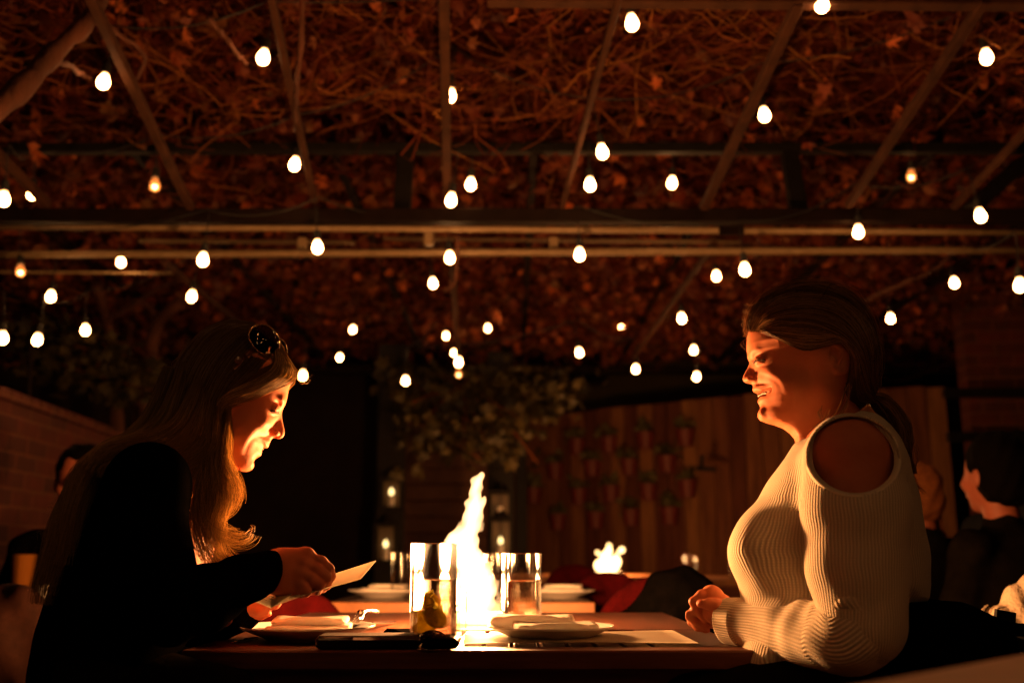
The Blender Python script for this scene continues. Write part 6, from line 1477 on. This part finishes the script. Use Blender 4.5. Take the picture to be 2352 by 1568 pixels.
# --- sunglasses pushed up in the hair: a thing of its own
g=empty('sunglasses',mat=FL_.M);tag(g,'dark aviator sunglasses with jewelled frame pushed up in the blonde hair','sunglasses')
def lens(sd,px,py,yc):
    c=L(px,py,0)+[0,sd*yc,0];nrm=Vector((.50,sd*.86,.18) if sd<0 else (.62,.76,.2)).normalized();zax=Vector((.35,0,.94));xax=zax.cross(nrm).normalized();zax=nrm.cross(xax).normalized()
    Mx=np.array([[xax[i],zax[i],nrm[i]] for i in range(3)])
    an=np.linspace(0,2*math.pi,40,endpoint=False);rx=.0285*(1+.10*np.cos(an-.8)+.03*np.cos(2*an));ry=.0265*(1+.07*np.cos(an-.6))
    rim=np.stack([rx*np.cos(an),ry*np.sin(an),-.0045*(np.cos(an)**2)],1)
    rings=[(1,0),(.8,.0022),(.5,.0046),(.22,.0058)];V=np.concatenate([np.stack([rim[:,0]*k,rim[:,1]*k,rim[:,2]*k*k+z],1) for k,z in rings]+[np.array([[0,0,.0062]])])
    n=40;Q=[];T=[]
    for i in range(3):
        for j in range(n): Q.append([i*n+j,i*n+(j+1)%n,(i+1)*n+(j+1)%n,(i+1)*n+j])
    for j in range(n): T.append([3*n+j,3*n+(j+1)%n,4*n])
    V=V@Mx.T+c;b=MB();b.add(V,Q,T);b.v=[turnV(v,*TL) for v in b.v];ln=b.build('lens',M['lens'],g,True)
    b=MB();rp=np.vstack([rim,rim[:1]])@Mx.T+c;b.tube(rp,.0013,6,caps=False)
    for i in range(0,40): 
        if i%1==0: b.lathe([(0,-.0013),(.0012,-.0006),(.0012,.0006),(0,.0013)],tuple(rp[i]+Mx[:,2]*.001),6)
    b.v=[turnV(v,*TL) for v in b.v];b.build('rim',M['jewel'],g,True);return c,Mx,rim
M['lens']=mat('dark_lens',(.003,.002,.002),.03,spec=.8,coat=1);M['jewel']=mat('jewelled_rim',(.75,.5,.3),.18,metal=1);M['tortoise']=mat('tortoise_temple',(.28,.09,.04),.25,col2=(.12,.04,.02),scale=60,coat=.5)
c1,M1,r1=lens(-1,606,803,.083);c2,M2,r2=lens(1,634,800,.045)
b=MB();b.tube(spline([c1+M1@np.array([.026,.012,0]),(c1+c2)/2+[.010,0,.008],c2+M2@np.array([-.02,.012,0])],10),.0016,6);b.v=[turnV(v,*TL) for v in b.v];b.build('bridge',M['jewel'],g,True)
pA=L(590,806,-.083);pB=L(572,822,-.090);pC=L(545,850,-.094);b=MB();b.bar(pA,pB,.010,.013,bev=.002,up=(0,1,0));b.bar(pB,pC,.004,.009,bev=.001,up=(0,1,0));b.lathe([(0,-.002),(.0065,-.0015),(.0065,.0015),(0,.002)],tuple(L(558,829,-.097)),14,M=np.array(Matrix.Rotation(R(90),3,'X')));b.v=[turnV(v,*TL) for v in b.v];b.build('temple',M['tortoise'],g,True)
# --- held menu
t=empty('menu_card',tuple(FL_.M@Vector(L(700,1350,-.08))));tag(t,'folded cream menu held up by the blonde woman','menu')
wl=lambda x,y,d:np.array(FL_.M@Vector(L(x,y,d)))-np.array(t.location)
sheet('inner_page',[wl(622,1394,-.150),wl(828,1327,-.10),wl(864,1287,-.02),wl(658,1352,-.02)],.0008,M['paper'],'','',parent=t,curl=.002)
sheet('front_flap',[wl(577,1380,-.10),wl(622.2,1394.5,-.1505),wl(672,1362,-.115),wl(657,1351,-.03)],.0008,M['paper'],'','',parent=t,curl=.001)
b=MB()
A0,B0,C0,D0=[wl(577,1380,-.10),wl(622.2,1394.5,-.1505),wl(672,1362,-.115),wl(657,1351,-.03)]
for i,(u0,u1) in enumerate(((.30,.48),(.40,.55),(.32,.5),(.42,.60),(.36,.52))):
    for k in range(5):
        v=.22+.11*i+.0*k;uu=u0+(u1-u0)*k/5
        def pt(u,v): return A0*(1-u)*(1-v)+B0*u*(1-v)+C0*u*v+D0*(1-u)*v+np.array([0,-.0006,.0012])
        b.bar(pt(uu,v),pt(uu+(u1-u0)/7,v),.0009,.0003)
b.build('print',M['lash'],t)
# =============================================================== background guests
M['skindim']=mat('shaded_guest_skin',(.30,.085,.045),.6,col2=(.24,.065,.035),scale=30)  # darker copy of the skin: dim light on the guests painted into the colour
def guest(cx,cy,Y,label,face_dir,hw,shirt,hairm,lean=0,skin=True,cap=False,armup=False):
    """seated guest: head centre (cx,cy) in the picture at distance Y, face_dir: yaw of the face in degrees (0 = towards viewer)"""
    c=P(cx,cy,Y);t=empty('person',(c[0],c[1],c[2]-.62));t.rotation_euler=(0,0,R(face_dir));tag(t,label,'person')
    hz=.62;S=SDF((-.12,-.15,hz-.20),(.12,.14,hz+.16),.005)
    S.ell((0,.015,hz+.03),(.075,.095,.095),k=.02);S.ell((0,-.03,hz-.03),(.058,.062,.085),k=.02);S.ell((0,-.055,hz-.095),(.025,.025,.022),k=.02)
    S.cone((0,-.095,hz+.015),(0,-.112,hz-.022),.007,.012,k=.01);S.ell((0,-.085,hz-.062),(.022,.014,.010),k=.008)
    for sx in(-1,1): S.ell((sx*.030,-.094,hz+.012),(.015,.010,.010),k=.008,op='-');S.ell((sx*.078,.01,hz-.01),(.010,.018,.030),k=.004);S.ell((sx*.036,-.065,hz-.03),(.020,.02,.018),k=.012)
    S.cone((0,.02,hz-.06),(0,.035,hz-.2),.052,.058,k=.03);V1=S.mesh()
    S=SDF((-.35,-.50,-.02),(.35,.22,.52),.009)
    for sx in(-1,1):
        S.chain([(sx*.17,-.20,.05),(sx*.21,-.02,.12),(sx*.155,.04,.36),(0,.035,.40),(0,.035,.46)],[.030,.034,.038,.04,.04],.02)
        S.cone((sx*.17,-.20,.05),(sx*.08,-.40,.10),.030,.026,k=.02);S.ell((sx*.07,-.43,.105),(.030,.045,.020),k=.02)
        for k in range(4): S.chain([(sx*(.05+.018*k),-.45,.11),(sx*(.045+.016*k),-.485,.10),(sx*(.04+.015*k),-.495,.085)],[.0095,.0085,.007],.006)
        S.cone((sx*.05,-.42,.10),(sx*.025,-.45,.115),.011,.008,k=.01)
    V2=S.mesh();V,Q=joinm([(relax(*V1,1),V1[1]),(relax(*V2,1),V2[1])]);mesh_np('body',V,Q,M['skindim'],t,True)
    S=SDF((-.36,-.42,-.22),(.36,.24,.52),.011)
    S.ell((0,.04,.22),(.165,.115,.24),k=.05);S.cone((-.15,.04,.38),(.15,.04,.38),.065,.065,k=.05);S.cone((0,.03,.46),(0,.035,.40),.062,.09,k=.03);S.ell((0,.02,-.06),(.17,.16,.13),k=.06)
    for sx in(-1,1): S.cone((sx*.17,.04,.37),(sx*.22,-.02,.10),.062,.052,k=.03);S.cone((sx*.22,-.02,.10),(sx*.15,-.25,.06),.052,.038,k=.03)
    S.cone((0,-.02,.50),(0,-.1,.42),.03,.03,k=.02,op='-');S.f+=(.005*np.sin(S.X*40+S.Z*50)*np.sin(S.Y*45)).astype(np.float32)
    V,Q=S.mesh();V=relax(V,Q,1);mesh_np('jacket',V,Q,M[shirt],t,True)
    S=SDF((-.13,-.15,hz-.25),(.13,.16,hz+.17),.006)
    S.ell((0,.03,hz+.045),(.088,.102,.100),k=.02);S.ell((0,.05,hz-.02),(.083,.085,.09),k=.02)
    if hw>0: 
        for sx in(-1,1): S.cone((sx*.065,.0,hz),(sx*.085,.02,hz-.18),.030,.028,k=.03)
    S.ell((0,-.085,hz-.03),(.062,.060,.082),k=.01,op='-');S.f+=(.004*np.sin(S.X*90+S.Z*60)*np.sin(S.Y*80)).astype(np.float32)
    V,Q=S.mesh();V=relax(V,Q,1);mesh_np('hair',V,Q,M[hairm],t,True)
    S=SDF((-.25,-.62,-.35),(.25,.2,.05),.014)
    for sx in(-1,1): S.cone((sx*.09,.02,-.13),(sx*.10,-.45,-.15),.09,.065,k=.03)
    V,Q=S.mesh();mesh_np('trousers',V,Q,M['darkfab'],t,True)
    return t
M['hairginger']=mat('ginger_hair',(.20,.07,.02),.8,spec=.1,col2=(.10,.03,.01),scale=80,bump=.8,bscale=160)
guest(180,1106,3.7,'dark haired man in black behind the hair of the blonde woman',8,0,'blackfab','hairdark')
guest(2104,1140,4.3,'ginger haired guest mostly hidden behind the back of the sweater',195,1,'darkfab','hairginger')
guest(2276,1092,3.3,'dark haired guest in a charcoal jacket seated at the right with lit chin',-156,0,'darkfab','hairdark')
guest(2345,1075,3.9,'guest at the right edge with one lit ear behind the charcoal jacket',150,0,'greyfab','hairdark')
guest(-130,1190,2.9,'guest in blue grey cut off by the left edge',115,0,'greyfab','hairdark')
# leather jacket on chair lower left
S=SDF((-.30,-.2,-.35),(.30,.2,.25),.009);c=P(5,1495,2.5);S.ell((0,0,0),(.13,.09,.16),k=.05);S.ell((.05,0,-.15),(.14,.10,.18),k=.05)
S.f+=(.010*np.sin(S.X*55+S.Z*12)*np.sin(S.Z*18+S.Y*30)).astype(np.float32);V,Q=S.mesh();M['oldjacket']=mat('worn_jacket',(.03,.010,.006),.8,spec=.1,col2=(.015,.005,.003),scale=20,bump=.5);o=mesh_np('jacket',V,Q,M['oldjacket'],mw=Matrix.Translation(tuple(c)));tag(o,'creased brown leather jacket hung on a chair in the lower left corner','jacket')
# cream throw over a chair at right edge
c=P(2350,1440,2.3);S=SDF((-.20,-.16,-.40),(.30,.2,.20),.006)
S.ell((0.06,0,-.02),(.125,.06,.14),k=.05);S.cone((-.04,-.02,-.0),(-.03,-.03,-.35),.045,.05,k=.03);S.cone((.05,-.04,-.0),(.06,-.06,-.35),.055,.06,k=.03);S.cone((.14,-.02,0),(.16,-.04,-.35),.05,.06,k=.03)
S.f+=(.004*np.sin(S.X*130+2*np.sin(S.Z*12))*np.sin(S.Z*8+1)).astype(np.float32)
V,Q=S.mesh();V=relax(V,Q,1);t=empty('blanket',tuple(c));tag(t,'cream knitted blanket with short fringe draped over a chair at the right edge','blanket');mesh_np('knit_cloth',V,Q,M['creamfab'],t,True)
b=MB()
PT=[]
for i in range(60):
    x=-.085+rng.normal()*.006;z=.05-.16*rng.random();PT.append(spline([(x,-.03,z),(x-.012,-.035,z-.01),(x-.014,-.035,z-.03)],8))
strands(b,np.array(PT),.0014,4);o=b.build('fringe',M['creamfab'],t,True)
def flame_light(name,px,py,Y,e,r):
    l=bpy.data.lights.new(name,'POINT');l.energy=e;l.color=(1,.40,.12);l.shadow_soft_size=r
    o=bpy.data.objects.new(name,l);COL.objects.link(o);o.location=P(px,py,Y)
flame_light('fire_glow',1093,1270,FLY,80,.035)
flame_light('fire_glow',1095,1360,FLY,78,.04)
flame_light('far_fire_glow',1395,1270,6.6,55,.06)
